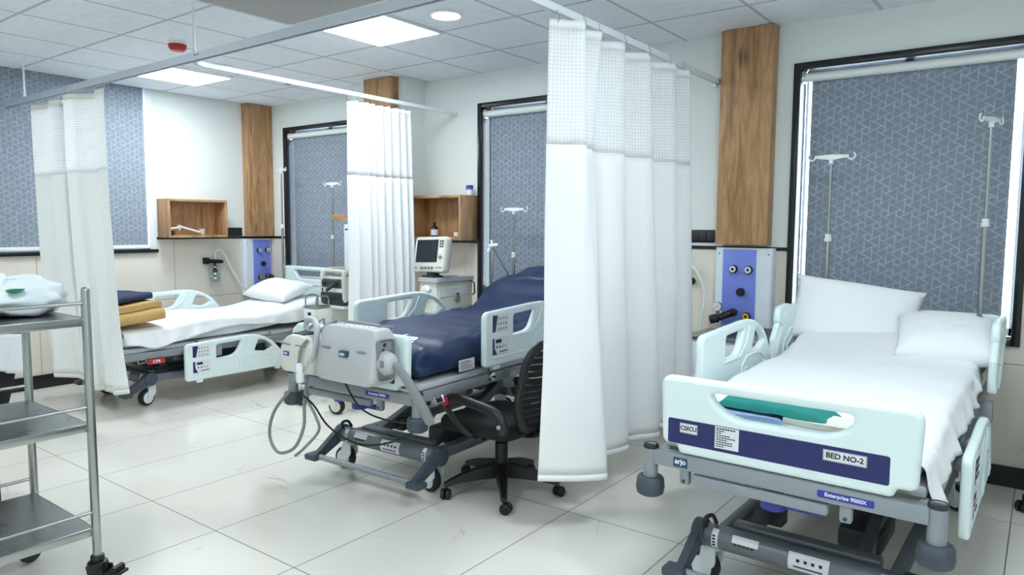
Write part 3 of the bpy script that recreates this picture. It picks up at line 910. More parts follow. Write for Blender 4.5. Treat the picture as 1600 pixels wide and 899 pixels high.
# the large white curtain, pleated along the right rail
top = [(0.01, 0.04), (0.055, 0.10), (0.115, 0.16), (0.06, 0.21), (-0.03, 0.235), (0.05, 0.30), (0.09, 0.36), (0.02, 0.41), (-0.03, 0.47), (0.06, 0.55), (0.07, 0.62), (-0.01, 0.68), (-0.01, 0.76), (0.075, 0.84), (0.07, 0.9), (-0.005, 0.97), (0.01, 1.05), (0.085, 1.12), (0.08, 1.2), (0.01, 1.27), (0.09, 1.36)]
bot = [(-0.02, 0.028), (0.06, 0.09), (0.22, 0.213), (0.19, 0.27), (0.02, 0.3), (-0.03, 0.34), (0.09, 0.40), (0.03, 0.47), (0.07, 0.56), (0.10, 0.68), (0.04, 0.78), (0.05, 0.88), (0.11, 0.99), (0.09, 1.05), (0.0, 1.12), (0.06, 1.2), (0.10, 1.28), (0.05, 1.34), (0.02, 1.4), (0.09, 1.47), (0.09, 1.54)]
curtain((-1.79, 2.6, 0), 'large white cubicle curtain bunched on the right rail beside the nearest bed', polyline(top), polyline(bot), 2.312, 0.25, 0.50, (HEADW, CUR_N, CUR_W), [0.02, 0.11, 0.2, 0.3, 0.38, 0.47, 0.56, 0.65, 0.74, 0.83, 0.91, 0.98], seed=3)
def pleats(n, length, amp, seed, x0=0.0):
    rnd = random.Random(seed); P = []
    for i in range(n*2+1):
        s = i/(n*2)
        P.append((x0+(amp if i % 2 else -amp)*rnd.uniform(0.7, 1.2), s*length+rnd.uniform(-0.012, 0.012)))
    return P
curtain((-4.12, 3.54, 0), 'white cubicle curtain in the middle hanging behind the navy mattress bed', polyline(pleats(8, 0.61, 0.045, 4)), polyline([(a+0.02, b*1.12-0.03) for a, b in pleats(8, 0.61, 0.05, 4)]), 2.315, 0.25, 0.50, (HEADW, CUR_N, CUR_W), [0.0, 0.12, 0.25, 0.37, 0.5, 0.62, 0.75, 0.87, 1.0], seed=11)
tp = [(y-0.03 if False else x, y) for x, y in [(-0.0, 0.0)]]
topL = [(0.0, -0.02), (0.18, 0.02), (0.36, -0.03), (0.47, 0.0), (0.44, 0.045), (0.40, 0.07), (0.52, 0.06), (0.66, -0.05), (0.8, -0.055), (0.86, -0.01), (0.96, 0.03), (1.08, 0.0), (1.11, -0.03), (1.2, -0.02), (1.235, -0.03)]
botL = [(0.16, 0.0), (0.3, -0.045), (0.5, 0.03), (0.66, 0.02), (0.64, 0.07), (0.7, 0.055), (0.82, -0.05), (0.95, -0.055), (1.02, -0.05), (1.04, 0.0), (1.1, -0.05), (1.2, -0.02), (1.24, -0.05), (1.28, 0.03), (1.25, 0.06)]
curtain((-6.28, YL, 0), 'ivory cubicle curtain on the left hiding the foot of the far bed', polyline(topL), polyline(botL), 2.312, 0.25, 0.50, (HEADB, CUR_BN, CUR_B), [0.02, 0.16, 0.29, 0.42, 0.53, 0.64, 0.73, 0.82, 0.9, 0.98], seed=23, ease=2.6)

# ------------------------------------------------------------------ hospital beds
def fbasis(x, y, z):   # plate in the plane of a foot/head board: local X -> +x, local Y -> +z, local Z -> -y
    return basis((x, y, z), (1, 0, 0), (0, 0, 1), (0, -1, 0))
def sbasis(x, y, z):   # plate of a side rail: local X -> +y, local Y -> +z, local Z -> +x
    return basis((x, y, z), (0, 1, 0), (0, 0, 1), (1, 0, 0))

def castor(parent, x, y, r=0.064, ang=0.0, hub=HUBW, top=0.2):
    M = Matrix.Translation((x, y, 0)) @ Matrix.Rotation(ang, 4, 'Z')
    c = MB().cyl((0, 0, top-0.055), (0, 0, top), 0.036, 18, bev=0.006)
    prof = round_poly([(-0.028, top-0.04), (0.03, top-0.04), (0.05, 0.06), (0.02, 0.045), (-0.03, 0.09)], 0.02, 4)
    for sy in (-0.034, 0.026):
        c.loft([[(p[0], sy+d, p[1]) for p in prof] for d in (0, 0.008)])
    o = c.done('castor', hub, parent, M=M)
    MB().lathe([(0, -0.024), (r*0.72, -0.024), (r*0.76, -0.021), (r*0.94, -0.022), (r, -0.012), (r, 0.012), (r*0.94, 0.022), (r*0.76, 0.021), (r*0.72, 0.024), (0, 0.024)], (0.035, 0, r), (0, 1, 0), 32).done('tyre', TYRE, o, M=M)
    MB().lathe([(0, -0.027), (r*0.7, -0.026), (r*0.72, -0.02), (r*0.72, 0.02), (r*0.7, 0.026), (0, 0.027)], (0.035, 0, r), (0, 1, 0), 28).done('wheel_disc', hub, o, M=M)
    return o

def side_rail(parent, x, y0, z0, near, panel, head=False):
    """moulded mint side rail; y0 foot-end edge, z0 bottom edge, near = outer side faces +x"""
    if not head:
        out = round_poly([(0.0, 0.0), (0.90, 0.0), (0.925, 0.05), (0.895, 0.13), (0.78, 0.26), (0.62, 0.315), (0.5, 0.318), (0.0, 0.30)], [0.03, 0.02, 0.03, 0.12, 0.1, 0.06, 0.1, 0.045], 6)
        h1 = round_poly([(0.265, 0.268), (0.50, 0.278), (0.43, 0.165), (0.265, 0.155)], [0.02, 0.015, 0.05, 0.012], 5)
        h2 = round_poly([(0.66, 0.265), (0.735, 0.245), (0.80, 0.19), (0.72, 0.155), (0.615, 0.172)], [0.015, 0.02, 0.015, 0.015, 0.02], 5)
        o = plate('side_rail', out, [h1, h2], 0.036, 0.012, MINT, parent, sbasis(x, y0, z0))
        # moulded ribs on both faces
        rib = MB()
        sx = 0.019
        for s in (-1, 1):
            rib.tube([(x+s*sx, y0+0.06, z0+0.045), (x+s*sx, y0+0.6, z0+0.05)], 0.005, 8)
            rib.tube([(x+s*sx, a, b) for a, b in [(y0+0.46, z0+0.03), (y0+0.47, z0+0.1), (y0+0.53, z0+0.14), (y0+0.62, z0+0.145), (y0+0.72, z0+0.135), (y0+0.8, z0+0.1), (y0+0.85, z0+0.03)]], 0.005, 8)
            rib.tube([(x+s*sx, a, b) for a, b in [(y0+0.245, z0+0.15), (y0+0.44, z0+0.152), (y0+0.52, z0+0.21), (y0+0.56, z0+0.285)]], 0.0045, 8)
            for yy in (0.5, 0.78): rib.box((x+s*sx-0.004, y0+yy, z0+0.02), (x+s*sx+0.004, y0+yy+0.05, z0+0.09), 0.003)
        rib.done('moulded_rib', MINT, o)
        for yy in (0.09, 0.82): MB().box((x-0.014, y0+yy, z0-0.022), (x+0.014, y0+yy+0.055, z0+0.01), 0.008).done('lug', MINT, o)
        if panel:
            s = 1
            for zz, kind in ((0.185, 0), (0.06, 1)):
                pl = plate('control_panel', round_poly([(0, 0), (0.155, 0), (0.155, 0.098), (0, 0.098)], 0.012, 4), [], 0.004, 0.001, PAPER, o, sbasis(x+s*0.019, y0+0.055, z0+zz))
                xx = x+s*0.0215
                nb = MB()
                sw = [(0.004, 0.004), (0.03, 0.004), (0.05 if kind == 0 else 0.032, 0.094), (0.004, 0.094)] if kind == 0 else [(0.004, 0.004), (0.045, 0.004), (0.022, 0.04), (0.02, 0.094), (0.004, 0.094)]
                nb.loft([[(xx+d, y0+0.055+a, z0+zz+b) for a, b in sw] for d in (-0.001, 0.0006)])
                nb.done('navy_flash', NAVYBAND, pl, 0)
                bt = MB()
                if kind == 0:
                    for i in range(4):
                        for j in range(3):
                            a = y0+0.055+0.058+i*0.024; b = z0+zz+0.018+j*0.028
                            bt.tube([(xx, a-0.006, b-0.004), (xx, a, b+0.006), (xx, a+0.005, b-0.002)], 0.0016, 5)
                            bt.tube([(xx, a-0.004, b-0.007), (xx, a+0.006, b-0.007)], 0.0013, 5)
                else:
                    bt.box((xx-0.001, y0+0.055+0.035, z0+zz+0.066), (xx+0.001, y0+0.055+0.085, z0+zz+0.086))
                    for i in range(4): bt.cyl((xx-0.001, y0+0.055+0.046+i*0.026, z0+zz+0.044), (xx+0.001, y0+0.055+0.046+i*0.026, z0+zz+0.044), 0.006 if i < 2 else 0.004, 10)
                    bt.tube([(xx, y0+0.055+0.07, z0+zz+0.016), (xx, y0+0.055+0.14, z0+zz+0.018)], 0.0028, 5)
                bt.done('button_marks', INK, pl, 0)
        return o
    out = round_poly([(0.0, 0.0), (0.38, 0.0), (0.5, 0.16), (0.52, 0.29), (0.46, 0.325), (0.33, 0.315), (0.2, 0.335), (0.06, 0.325), (0.04, 0.24), (0.11, 0.215), (0.03, 0.12)], [0.03, 0.06, 0.06, 0.04, 0.05, 0.05, 0.04, 0.04, 0.03, 0.02, 0.06], 5)
    hole = round_poly([(0.37, 0.285), (0.475, 0.285), (0.465, 0.17), (0.41, 0.16)], [0.015, 0.02, 0.02, 0.03], 4)
    o = plate('head_rail', out, [hole], 0.036, 0.012, MINT, parent, sbasis(x, y0, z0))
    rib = MB()
    for s in (-1, 1):
        rib.tube([(x+s*0.019, y0+a, z0+b) for a, b in [(0.1, 0.02), (0.14, 0.13), (0.24, 0.19), (0.44, 0.2)]], 0.0055, 8)
        rib.tube([(x+s*0.019, y0+a, z0+b) for a, b in [(0.17, 0.02), (0.2, 0.11), (0.28, 0.14), (0.42, 0.145)]], 0.005, 8)
    rib.done('moulded_rib', MINT, o)
    b = MB()
    b.cyl((x-0.021, y0+0.16, z0+0.275), (x+0.021, y0+0.16, z0+0.275), 0.02, 18, bev=0.002)
    b.done('angle_gauge', WHITEPL, o)
    arm = MB(); arm.tube([(x, y0+0.02, z0+0.02), (x, y0+0.0, z0+0.15), (x, y0+0.07, z0+0.23)], 0.017, 10); arm.done('rail_arm', MINT, o)
    return o

def bed(name, x, y, rz, label, dz, near_down, head_raise, decal, turn=(170, 165)):
    t = thing(name, (x, y, 0), label, 'bed', 'hospital beds', rz)
    fz = dz
    # --- foot board
    out = round_poly([(-0.41, 0.03), (-0.355, 0.03), (-0.345, 0.0), (0.345, 0.0), (0.355, 0.03), (0.41, 0.03), (0.42, 0.28), (-0.42, 0.28)], [0.05, 0.01, 0.02, 0.02, 0.01, 0.05, 0.045, 0.045], 6)
    slot = round_poly([(-0.235, 0.236), (0.23, 0.236), (0.222, 0.195), (0.15, 0.16), (-0.14, 0.16), (-0.21, 0.195)], [0.022, 0.022, 0.025, 0.045, 0.045, 0.03], 6)
    fb = plate('foot_board', out, [slot], 0.046, 0.017, MINT, t, fbasis(0, 0, 0.605+fz))
    plate('navy_band', round_poly([(-0.385, 0.038), (0.335, 0.038), (0.335, 0.128), (-0.385, 0.128)], 0.008, 3), [], 0.002, 0.0004, NAVYBAND, fb, fbasis(0, -0.0235, 0.605+fz))
    if decal:
        def sticker(nm, cx, cz, w, h, body, size, bold=0.0006, m=PAPER):
            p = plate(nm, [(-w/2, -h/2), (w/2, -h/2), (w/2, h/2), (-w/2, h/2)], [], 0.0012, 0.0002, m, fb, fbasis(cx, -0.0252, 0.605+fz+cz))
            text('lettering', body, size, INK, p, fbasis(cx, -0.0262, 0.605+fz+cz), bold)
        def frame_of(cx, cz, w, h):
            plate('sticker_sleeve', [(-w/2, -h/2), (w/2, -h/2), (w/2, h/2), (-w/2, h/2)], [], 0.0008, 0.0001, WHITEENV, fb, fbasis(cx, -0.0247, 0.605+fz+cz))
        frame_of(-0.307, 0.098, 0.066, 0.036); sticker('ward_sticker', -0.307, 0.098, 0.06, 0.029, 'CSICU', 0.0215)
        frame_of(0.208, 0.098, 0.128, 0.036); sticker('bed_number_sticker', 0.208, 0.098, 0.12, 0.029, 'BED NO-2', 0.0245)
        pp = plate('notice', [(-0.042, -0.038), (0.042, -0.038), (0.042, 0.038), (-0.042, 0.038)], [], 0.001, 0.0002, PAPER, fb, fbasis(-0.168, -0.0252, 0.605+fz+0.088))
        for i in range(9):
            w = [0.07, 0.036, 0.028, 0.055, 0.07, 0.042, 0.066, 0.06, 0.034][i]
            q = MB()
            nseg = max(2, int(w/0.01))
            for k in range(nseg):
                a = -0.168-0.037+k*0.0098
                q.box((a, -0.0266, 0.605+fz+0.1175-i*0.0077), (a+0.0078, -0.0257, 0.605+fz+0.1175-i*0.0077+(0.0042 if i == 0 else 0.0032)))
            q.done('notice_line', INK, pp, 0)
    # --- foot beam with posts and bumpers
    fm = MB().box((-0.445, -0.024, 0.545+fz), (0.445, 0.026, 0.603+fz), 0.01)
    beam = fm.done('foot_beam', FRAME, t)
    plate('beam_label', round_poly([(-0.027, -0.018), (0.027, -0.018), (0.027, 0.018), (-0.027, 0.018)], 0.004, 3), [], 0.0015, 0.0003, TEALLAB, beam, fbasis(-0.335, -0.0245, 0.574+fz))
    text('lettering', 'arjo', 0.026, WHITEINK, beam, fbasis(-0.335, -0.0257, 0.577+fz), 0.0008)
    plate('beam_label', round_poly([(-0.083, -0.012), (0.083, -0.012), (0.083, 0.012), (-0.083, 0.012)], 0.006, 3), [], 0.0015, 0.0003, BLUELAB, beam, fbasis(0.215, -0.0245, 0.574+fz))
    text('lettering', 'Enterprise 9000X', 0.017, WHITEINK, beam, fbasis(0.215, -0.0257, 0.575+fz), 0.0004)
    for sx in (-1, 1):
        post = MB().lathe([(0.018, 0.13), (0.018, 0.02), (0, 0.02), (0, 0), (0.027, 0), (0.027, 0.128), (0.025, 0.134), (0.02, 0.134), (0.018, 0.13)], (sx*0.463, 0, 0.48+fz), seg=22).done('corner_post', FRAME, t)
        MB().lathe([(0.0275, 0.12), (0.0285, 0.122), (0.0285, 0.13), (0.0255, 0.136), (0.0205, 0.136), (0.0195, 0.13)], (sx*0.463, 0, 0.48+fz), seg=22).done('socket_rim', DARK, post)
        MB().lathe([(0, 0), (0.038, 0), (0.049, 0.008), (0.053, 0.03), (0.05, 0.062), (0.044, 0.07), (0.028, 0.072), (0.02, 0.072)], (sx*0.463, 0, 0.422+fz), seg=26).done('bumper', BUMPER, post)
    br = MB().box((-0.29, -0.03, 0.505+fz), (0.165, 0.0, 0.54+fz), 0.006)
    br.done('linen_bar', FRAME, t)
    for px in (-0.325, 0.215):
        pin = MB().box((px-0.019, -0.015, 0.49+fz), (px+0.019, 0.015, 0.548+fz), 0.009).done('bracket', FRAME, t)
        MB().cyl((px, -0.014, 0.505+fz), (px, -0.0175, 0.505+fz), 0.007, 12).done('bracket_bolt', BUMPER, pin)
    MB().cyl((-0.04, 0.1, 0.44+fz), (-0.04, 0.1, 0.49+fz), 0.045, 18, bev=0.008).box((-0.04, 0.085, 0.45+fz), (0.13, 0.115, 0.475+fz), 0.008).done('release_lever', BLUELAB, t)
    # --- base
    bz = 0.205
    MB().cyl((-0.36, 0.27, bz), (0.36, 0.27, bz), 0.046, 24, bev=0.006).done('base_tube', FRAMEDK if False else simple('base_grey_enamel', (112, 118, 125), 0.35, metal=0.3), t)
    BG = MATS['base_grey_enamel']
    MB().cyl((-0.36, 1.78, bz), (0.36, 1.78, bz), 0.046, 24, bev=0.006).done('base_tube', BG, t)
    for px, w in ((-0.29, 0.03), (0.325, 0.03)):
        MB().box((px-w, 0.29, bz-0.03), (px+w, 1.76, bz+0.03), 0.01).done('base_side', BG, t)
    MB().box((-0.26, 0.31, bz-0.02), (0.27, 0.37, bz+0.055), 0.012).done('base_crossbar', BG, t)
    for a0, a1, m0, m1 in ((-0.31, -0.285, -40, 60), (-0.23, -0.13, 15, 52), (-0.02, 0.12, -35, 50), (0.285, 0.31, -40, 60)):
        lb = MB()
        lb.grid(lambda u, v: Vector((a0+(a1-a0)*v, 0.27-0.0466*math.cos(R(m0+(m1-m0)*u)), bz+0.0466*math.sin(R(m0+(m1-m0)*u)))), 10, 1)
        lo = lb.done('warning_label', PAPER, t, 80)
    mk = MB()
    for k in range(4):
        for a in (-0.3, 0.297): mk.box((a-0.006, 0.222+0.002*abs(k-1.5), bz-0.02+k*0.012), (a+0.006, 0.226, bz-0.013+k*0.012))
    for k in range(5): mk.box((-0.22+k*0.016, 0.2215, bz+0.004), (-0.21+k*0.016, 0.2255, bz+0.009))
    for k in range(4): mk.box((0.01+k*0.026, 0.2215, bz+0.008), (0.02+k*0.026, 0.2255, bz+0.018))
    mk.box((0.0, 0.2215, bz-0.012), (0.1, 0.2255, bz-0.008))
    mk.done('label_print', INK, lo, 0)
    # brake pedal assembly
    for sx in (-1, 1):
        pa = MB()
        pa.cyl((sx*0.345, 0.27, bz+0.005), (sx*0.395, 0.27, bz+0.005), 0.052, 22, bev=0.008)
        pa.loft([[(sx*0.37+d, y_, z_) for y_, z_ in ((0.30, bz+0.02), (0.24, bz-0.04), (0.09, 0.1), (0.06, 0.135), (0.1, 0.155), (0.24, bz+0.045))] for d in (-0.016, 0.016)])
        pa.box((sx*0.385-0.045, 0.035, 0.1), (sx*0.385+0.045, 0.11, 0.135), 0.01)
        pa.done('brake_pedal', BUMPER, t, 40)
    MB().cyl((-0.35, 0.08, 0.118), (0.35, 0.08, 0.118), 0.016, 14).done('pedal_bar', FRAME, t)
    MB().tube(catmull([(-0.345, 0.25, bz+0.04), (-0.34, 0.24, bz+0.075), (-0.325, 0.27, bz+0.08), (-0.315, 0.29, bz+0.045)], 5), 0.008, 8).done('cable_hook', DARK, t)
    castor(t, -0.325, 0.285, ang=R(turn[0])); castor(t, 0.325, 0.285, ang=R(turn[1])); castor(t, -0.33, 1.78, ang=R(60)); castor(t, 0.33, 1.78, ang=R(-30))
    # --- lift arms, motor boxes
    la = MB()
    for px in (-0.2, 0.2):
        la.loft([[(px-0.022, a, b), (px+0.022, a, b), (px+0.022, a, b+0.06), (px-0.022, a, b+0.06)] for a, b in ((0.40, bz-0.02), (0.85, bz+0.12+fz*0.5), (1.15, 0.47+fz))])
        la.loft([[(px-0.02, a, b), (px+0.02, a, b), (px+0.02, a, b+0.055), (px-0.02, a, b+0.055)] for a, b in ((1.66, bz-0.02), (1.3, bz+0.12+fz*0.5), (0.95, 0.47+fz))])
    la.cyl((-0.24, 1.15, 0.5+fz), (0.24, 1.15, 0.5+fz), 0.025, 14).cyl((-0.24, 0.95, 0.5+fz), (0.24, 0.95, 0.5+fz), 0.025, 14)
    la.done('lift_arms', FRAMEDK, t)
    MB().box((-0.23, 0.52, bz-0.01), (-0.13, 0.6, bz+0.06), 0.01).done('control_box', DARK, t)
    MB().box((0.08, 0.5, bz-0.02), (0.24, 0.78, bz+0.07), 0.02).done('motor_box', DARK, t)
    # --- upper frame: long side beams, deck
    for sx in (-1, 1):
        MB().box((sx*0.425-0.017, 0.02, 0.545+fz), (sx*0.425+0.017, 2.12, 0.6+fz), 0.006).done('frame_beam', FRAME, t)
    for px in (-0.25, 0.25): MB().cyl((px, 0.2, 0.53+fz), (px, 1.7, 0.53+fz), 0.02, 12).done('inner_tube', CHROME, t)
    for a, b in ((0.05, 0.62), (0.64, 1.12), (1.14, 1.3), (1.32, 2.08)): MB().box((-0.425, a, 0.602+fz), (0.425, b, 0.637+fz), 0.008).done('deck_section', GREYPL, t)
    for yy in (0.45, 1.2): MB().box((-0.405, yy, 0.5+fz), (0.405, yy+0.05, 0.56+fz), 0.008).done('frame_crossbar', FRAMEDK, t)
    # emergency release handle on the near side
    for sx in (() if decal else (1,)):
        cp = MB().box((sx*0.452-0.012, 0.21, 0.505+fz), (sx*0.452+0.012, 0.35, 0.545+fz), 0.008).done('cpr_handle', RED, t)
        text('lettering', 'CPR', 0.033, WHITEINK, cp, basis((sx*0.4645, 0.28, 0.525+fz), (0, 1, 0), (0, 0, 1), (1, 0, 0)), 0.0006)
        MB().tube([(sx*0.445, 0.14, 0.56+fz), (sx*0.465, 0.14, 0.525+fz), (sx*0.465, 0.2, 0.53+fz), (sx*0.445, 0.2, 0.56+fz)], 0.005, 8).done('bag_hook', CHROME, t)
        MB().cyl((sx*0.44, 0.62, 0.585+fz), (sx*0.463, 0.62, 0.585+fz), 0.026, 20, bev=0.004).done('angle_dial', CHROME, t)
    # rail brackets
    for sx in (-1, 1):
        for yy in (0.75, 1.25, 1.62): MB().box((sx*0.44-0.01, yy, 0.5+fz), (sx*0.44+0.04*sx+0.01, yy+0.06, 0.6+fz), 0.006).done('rail_bracket', FRAME, t)
    # --- head board and head beam
    hz = 0.665+fz+head_raise
    out = round_poly([(-0.40, 0.0), (0.40, 0.0), (0.48, 0.05), (0.48, 0.30), (-0.48, 0.30), (-0.48, 0.05)], [0.03, 0.03, 0.04, 0.05, 0.05, 0.04], 6)
    slot = round_poly([(-0.30, 0.258), (0.30, 0.258), (0.24, 0.175), (-0.24, 0.175)], [0.02, 0.02, 0.05, 0.05], 5)
    hb = plate('head_board', out, [slot], 0.04, 0.015, MINT, t, fbasis(0, 2.13, hz))
    MB().tube([(-0.42, 2.11, hz+0.13), (-0.24, 2.108, hz+0.12), (0.24, 2.108, hz+0.12), (0.42, 2.11, hz+0.13)], 0.007, 8).done('moulded_rib', MINT, hb)
    MB().box((-0.445, 2.10, 0.545+fz), (0.445, 2.155, 0.603+fz), 0.01).box((-0.3, 2.115, 0.59+fz), (-0.25, 2.145, hz+0.03), 0.006).box((0.25, 2.115, 0.59+fz), (0.3, 2.145, hz+0.03), 0.006).done('head_beam', FRAME, t)
    # --- side rails
    side_rail(t, -0.49, 0.485, 0.655+fz, False, False)
    side_rail(t, -0.49, 1.46, 0.665+fz-(0 if decal else 0.325), False, False, True)
    zz = 0.655+fz-(0.325 if near_down else 0)
    side_rail(t, 0.49, 0.485, zz, True, True)
    side_rail(t, 0.49, 1.46, 0.665+fz-(0.325 if (near_down and not decal) else 0), True, False, True)
    return t

def mattress(t, x, w, y0, y1, zb, topf, mat, name='mattress', puff=0.03, nu=28, nv=60, amp=0.004, seed=0, parent=True):
    """closed soft slab; topf(v) gives the top height along the length (v in 0..1), in bed space"""
    m = MB(); loops = []
    for j in range(nv+1):
        v = j/nv
        e = min(v, 1-v)*(y1-y0)
        sh = 1.0 if e > 0.05 else math.sqrt(max(0.0, 1-(1-e/0.05)**2))
        y = y0+(y1-y0)*v
        zt = topf(v); bz = zb(v) if callable(zb) else zb
        zc = (zt+bz)/2; hh = (zt-bz)/2*(0.35+0.65*sh); ww = w/2*(0.96+0.04*sh)
        L = []
        for k in range(nu*2):
            a = 2*PI*k/(nu*2)
            c, s = math.cos(a), math.sin(a)
            px = ww*math.copysign(abs(c)**0.22, c); pz = hh*math.copysign(abs(s)**0.35, s)
            if s > 0:
                pz += puff*(1-(px/ww)**2)*0.5*sh
                pz += amp*0.9*abs(nz(px*8+y*3+seed, y*7-px*2, 2.7))+amp*2.2*nz(px*4+seed, y*5, seed)+amp*1.6*nz(px*13, y*9+seed, 3.3)
            else: pz += 0
            px += amp*1.5*nz(y*7+seed, pz*12, 9.1)
            L.append((x+px, y, zc+pz))
        loops.append(L)
    m.loft(loops)
    return m.done(name, mat, t if parent else None, 60)

def pillow(name, M, w, l, h, mat, label, group, seed=0, droop=None, crease=0.008):
    t = MB(); n = 30
    def f(top):
        def g(u, v):
            a, b = u*2-1, v*2-1
            e = (1-abs(a)**2.6)*(1-abs(b)**2.6)
            th = h*(max(0, e)**0.42)*0.5
            pin = 1-0.055*(1-abs(a)**4)*(abs(b)**3); pin2 = 1-0.06*(1-abs(b)**4)*(abs(a)**3)
            x, y = a*w/2*pin2, b*l/2*pin
            cr = crease*(nz(a*2.3+seed, b*2.1, 1.7)+0.6*nz(a*5+seed, b*4, 5.1))*min(1, e*3)
            z = (th if top else -th*0.75)+cr
            if droop: z += droop(a, b)
            return Vector((x, y, z))
        return g
    t.grid(f(True), n, n); t.grid(f(False), n, n)
    bmesh.ops.remove_doubles(t.bm, verts=t.bm.verts, dist=0.0006)
    o = t.done(name, mat, None, 80)
    o.matrix_world = M
    # stitched flange along the edge
    return tag(o, label, 'pillow', group)

BR = (-0.675, 2.385, R(-0.8)); BM = (-2.85, 2.42, R(2.0)); BL = (-5.90, 2.43, R(0.0))
bedR = bed('hospital_bed', *BR, 'nearest mint hospital bed with white sheets and CSICU and BED NO-2 stickers', 0.0, True, 0.0, True)
bedM = bed('hospital_bed', *BM, 'mint hospital bed in the middle with navy mattress and a grey pump on its foot', 0.0, False, 0.02, False, (185, 170))
bedL = bed('hospital_bed', *BL, 'far left mint hospital bed with white sheet and folded mustard blanket', -0.165, True, 0.19, False, (-80, -75))
sst = lambda a, b, v: (lambda t: t*t*(3-2*t))(max(0.0, min(1.0, (v-a)/(b-a))))
mattress(bedR, 0, 0.80, 0.06, 2.05, lambda v: 0.638+0.05*sst(0.6, 1, v), lambda v: 0.69+0.055*sst(0.05, 0.4, v)+0.1*sst(0.62, 1, v), SHEET, seed=2)
mattress(bedL, 0, 0.80, 0.06, 2.05, lambda v: 0.474+0.09*sst(0.4, 1, v), lambda v: 0.575+0.045*sst(0.1, 0.35, v)-0.02*sst(0.4, 0.6, v)+0.1*sst(0.62, 1, v), SHEET, seed=5)
mm = mattress(bedM, 0, 0.86, 0.05, 2.05, lambda v: 0.658+0.16*sst(0.66, 0.96, v), lambda v: 0.79+0.035*sst(0, 0.3, v)+0.205*sst(0.68, 0.93, v), NAVYVIN, puff=0.05, amp=0.016, seed=8)
def bedM4(B): return Matrix.Translation((B[0], B[1], 0)) @ Matrix.Rotation(B[2], 4, 'Z')
# care label, print and strap on the navy mattress
MB().box((0.4425, 0.34, 0.655), (0.446, 0.47, 0.715), 0.001, M=Matrix.Rotation(0, 4, 'Z')).done('care_label', PAPER, mm, 0)
q = MB()
for i in range(6): q.box((0.446, 0.348, 0.663+i*0.008), (0.4468, 0.348+[0.11, 0.09, 0.112, 0.07, 0.1, 0.08][i], 0.666+i*0.008))
q.done('care_print', INK, mm, 0)
from mathutils.bvhtree import BVHTree
tx = text('lettering', 'arjo', 0.115, WHITEINK, mm, basis((0.17, 0.2, 0), (-1, 0, 0), (0, -1, 0)), 0.002, depth=0.001)
_b = BVHTree.FromPolygons([v.co for v in mm.data.vertices], [p.vertices[:] for p in mm.data.polygons])
for v in tx.data.vertices:
    hit = _b.ray_cast(Vector((v.co.x, v.co.y, 2)), Vector((0, 0, -1)))[0]
    if hit: v.co.z += hit.z+0.003
# navy pillow under the cover at the raised end
pillow('pillow', bedM4(BM) @ Matrix.Translation((0.02, 1.93, 1.035)) @ Matrix.Rotation(R(14), 4, 'X'), 0.6, 0.36, 0.14, NAVYVIN, 'navy pillow at the raised end of the middle bed', 'pillows', 3)

def bed_sheet(B, hw, y0, y1, topf, sides, label, seed, tuck=0.0):
    """sheet over the mattress: flat on top, rounding over each side by sides(v) metres"""
    W = 0.5
    m = MB()
    def f(u, v):
        y = y0+(y1-y0)*v
        sL, sR = sides[0](v), sides[1](v)
        tot = hw*2+sL+sR
        s = -hw-sL+u*tot
        zt = topf(v)
        a = abs(s); sg = 1 if s > 0 else -1
        r = 0.035
        if a <= hw-r: x, z = s, zt+0.016*(1-(s/hw)**2)
        else:
            d = a-(hw-r); arc = r*PI/2
            if d < arc: x = sg*(hw-r+r*math.sin(d/r)); z = zt-r+r*math.cos(d/r)
            else: x = sg*hw; z = zt-r-(d-arc)
            k = max(0.0, d-arc)
            x += sg*(k*0.3+0.05*k/0.1*nz(y*8+seed, k*5, sg*3.0)+0.012*nz(y*22, k*12, seed)); z += 0.025*k/0.1*nz(y*6, seed, 2.2)
        z += 0.006*nz(s*3+seed, y*2.4, 1)+0.0045*nz(s*9, y*6+seed, 4)+0.006*max(0, nz((s+y*0.6)*7+seed, (y-s)*2.2, 6))
        yy = y+0.02*nz(s*3, y*2, seed+5)*(1 if 0.02 < v < 0.98 else 0.6)
        return Vector((x, yy, z))
    m.grid(f, 70, 80)
    o = m.done('bed_sheet', SHEET, None, 80, solid=0.003)
    o.matrix_world = bedM4(B)
    return tag(o, label, 'sheet', 'white bed sheets')
bed_sheet(BR, 0.425, 0.055, 1.93, lambda v: 0.708+0.06*sst(0.05, 0.4, v)+0.085*sst(0.66, 1, v), (lambda v: 0.05, lambda v: 0.1+0.01*sst(0.42, 0.1, v)-0.03*sst(0.5, 1, v)), 'white sheet on the nearest bed, hanging over its right side', 1)
bed_sheet(BL, 0.425, 0.06, 1.98, lambda v: 0.597+0.045*sst(0.1, 0.35, v)-0.02*sst(0.4, 0.6, v)+0.09*sst(0.65, 1, v), (lambda v: 0.06, lambda v: 0.085+0.03*math.sin(v*9)), 'white sheet on the far left bed beneath the mustard blanket', 6)

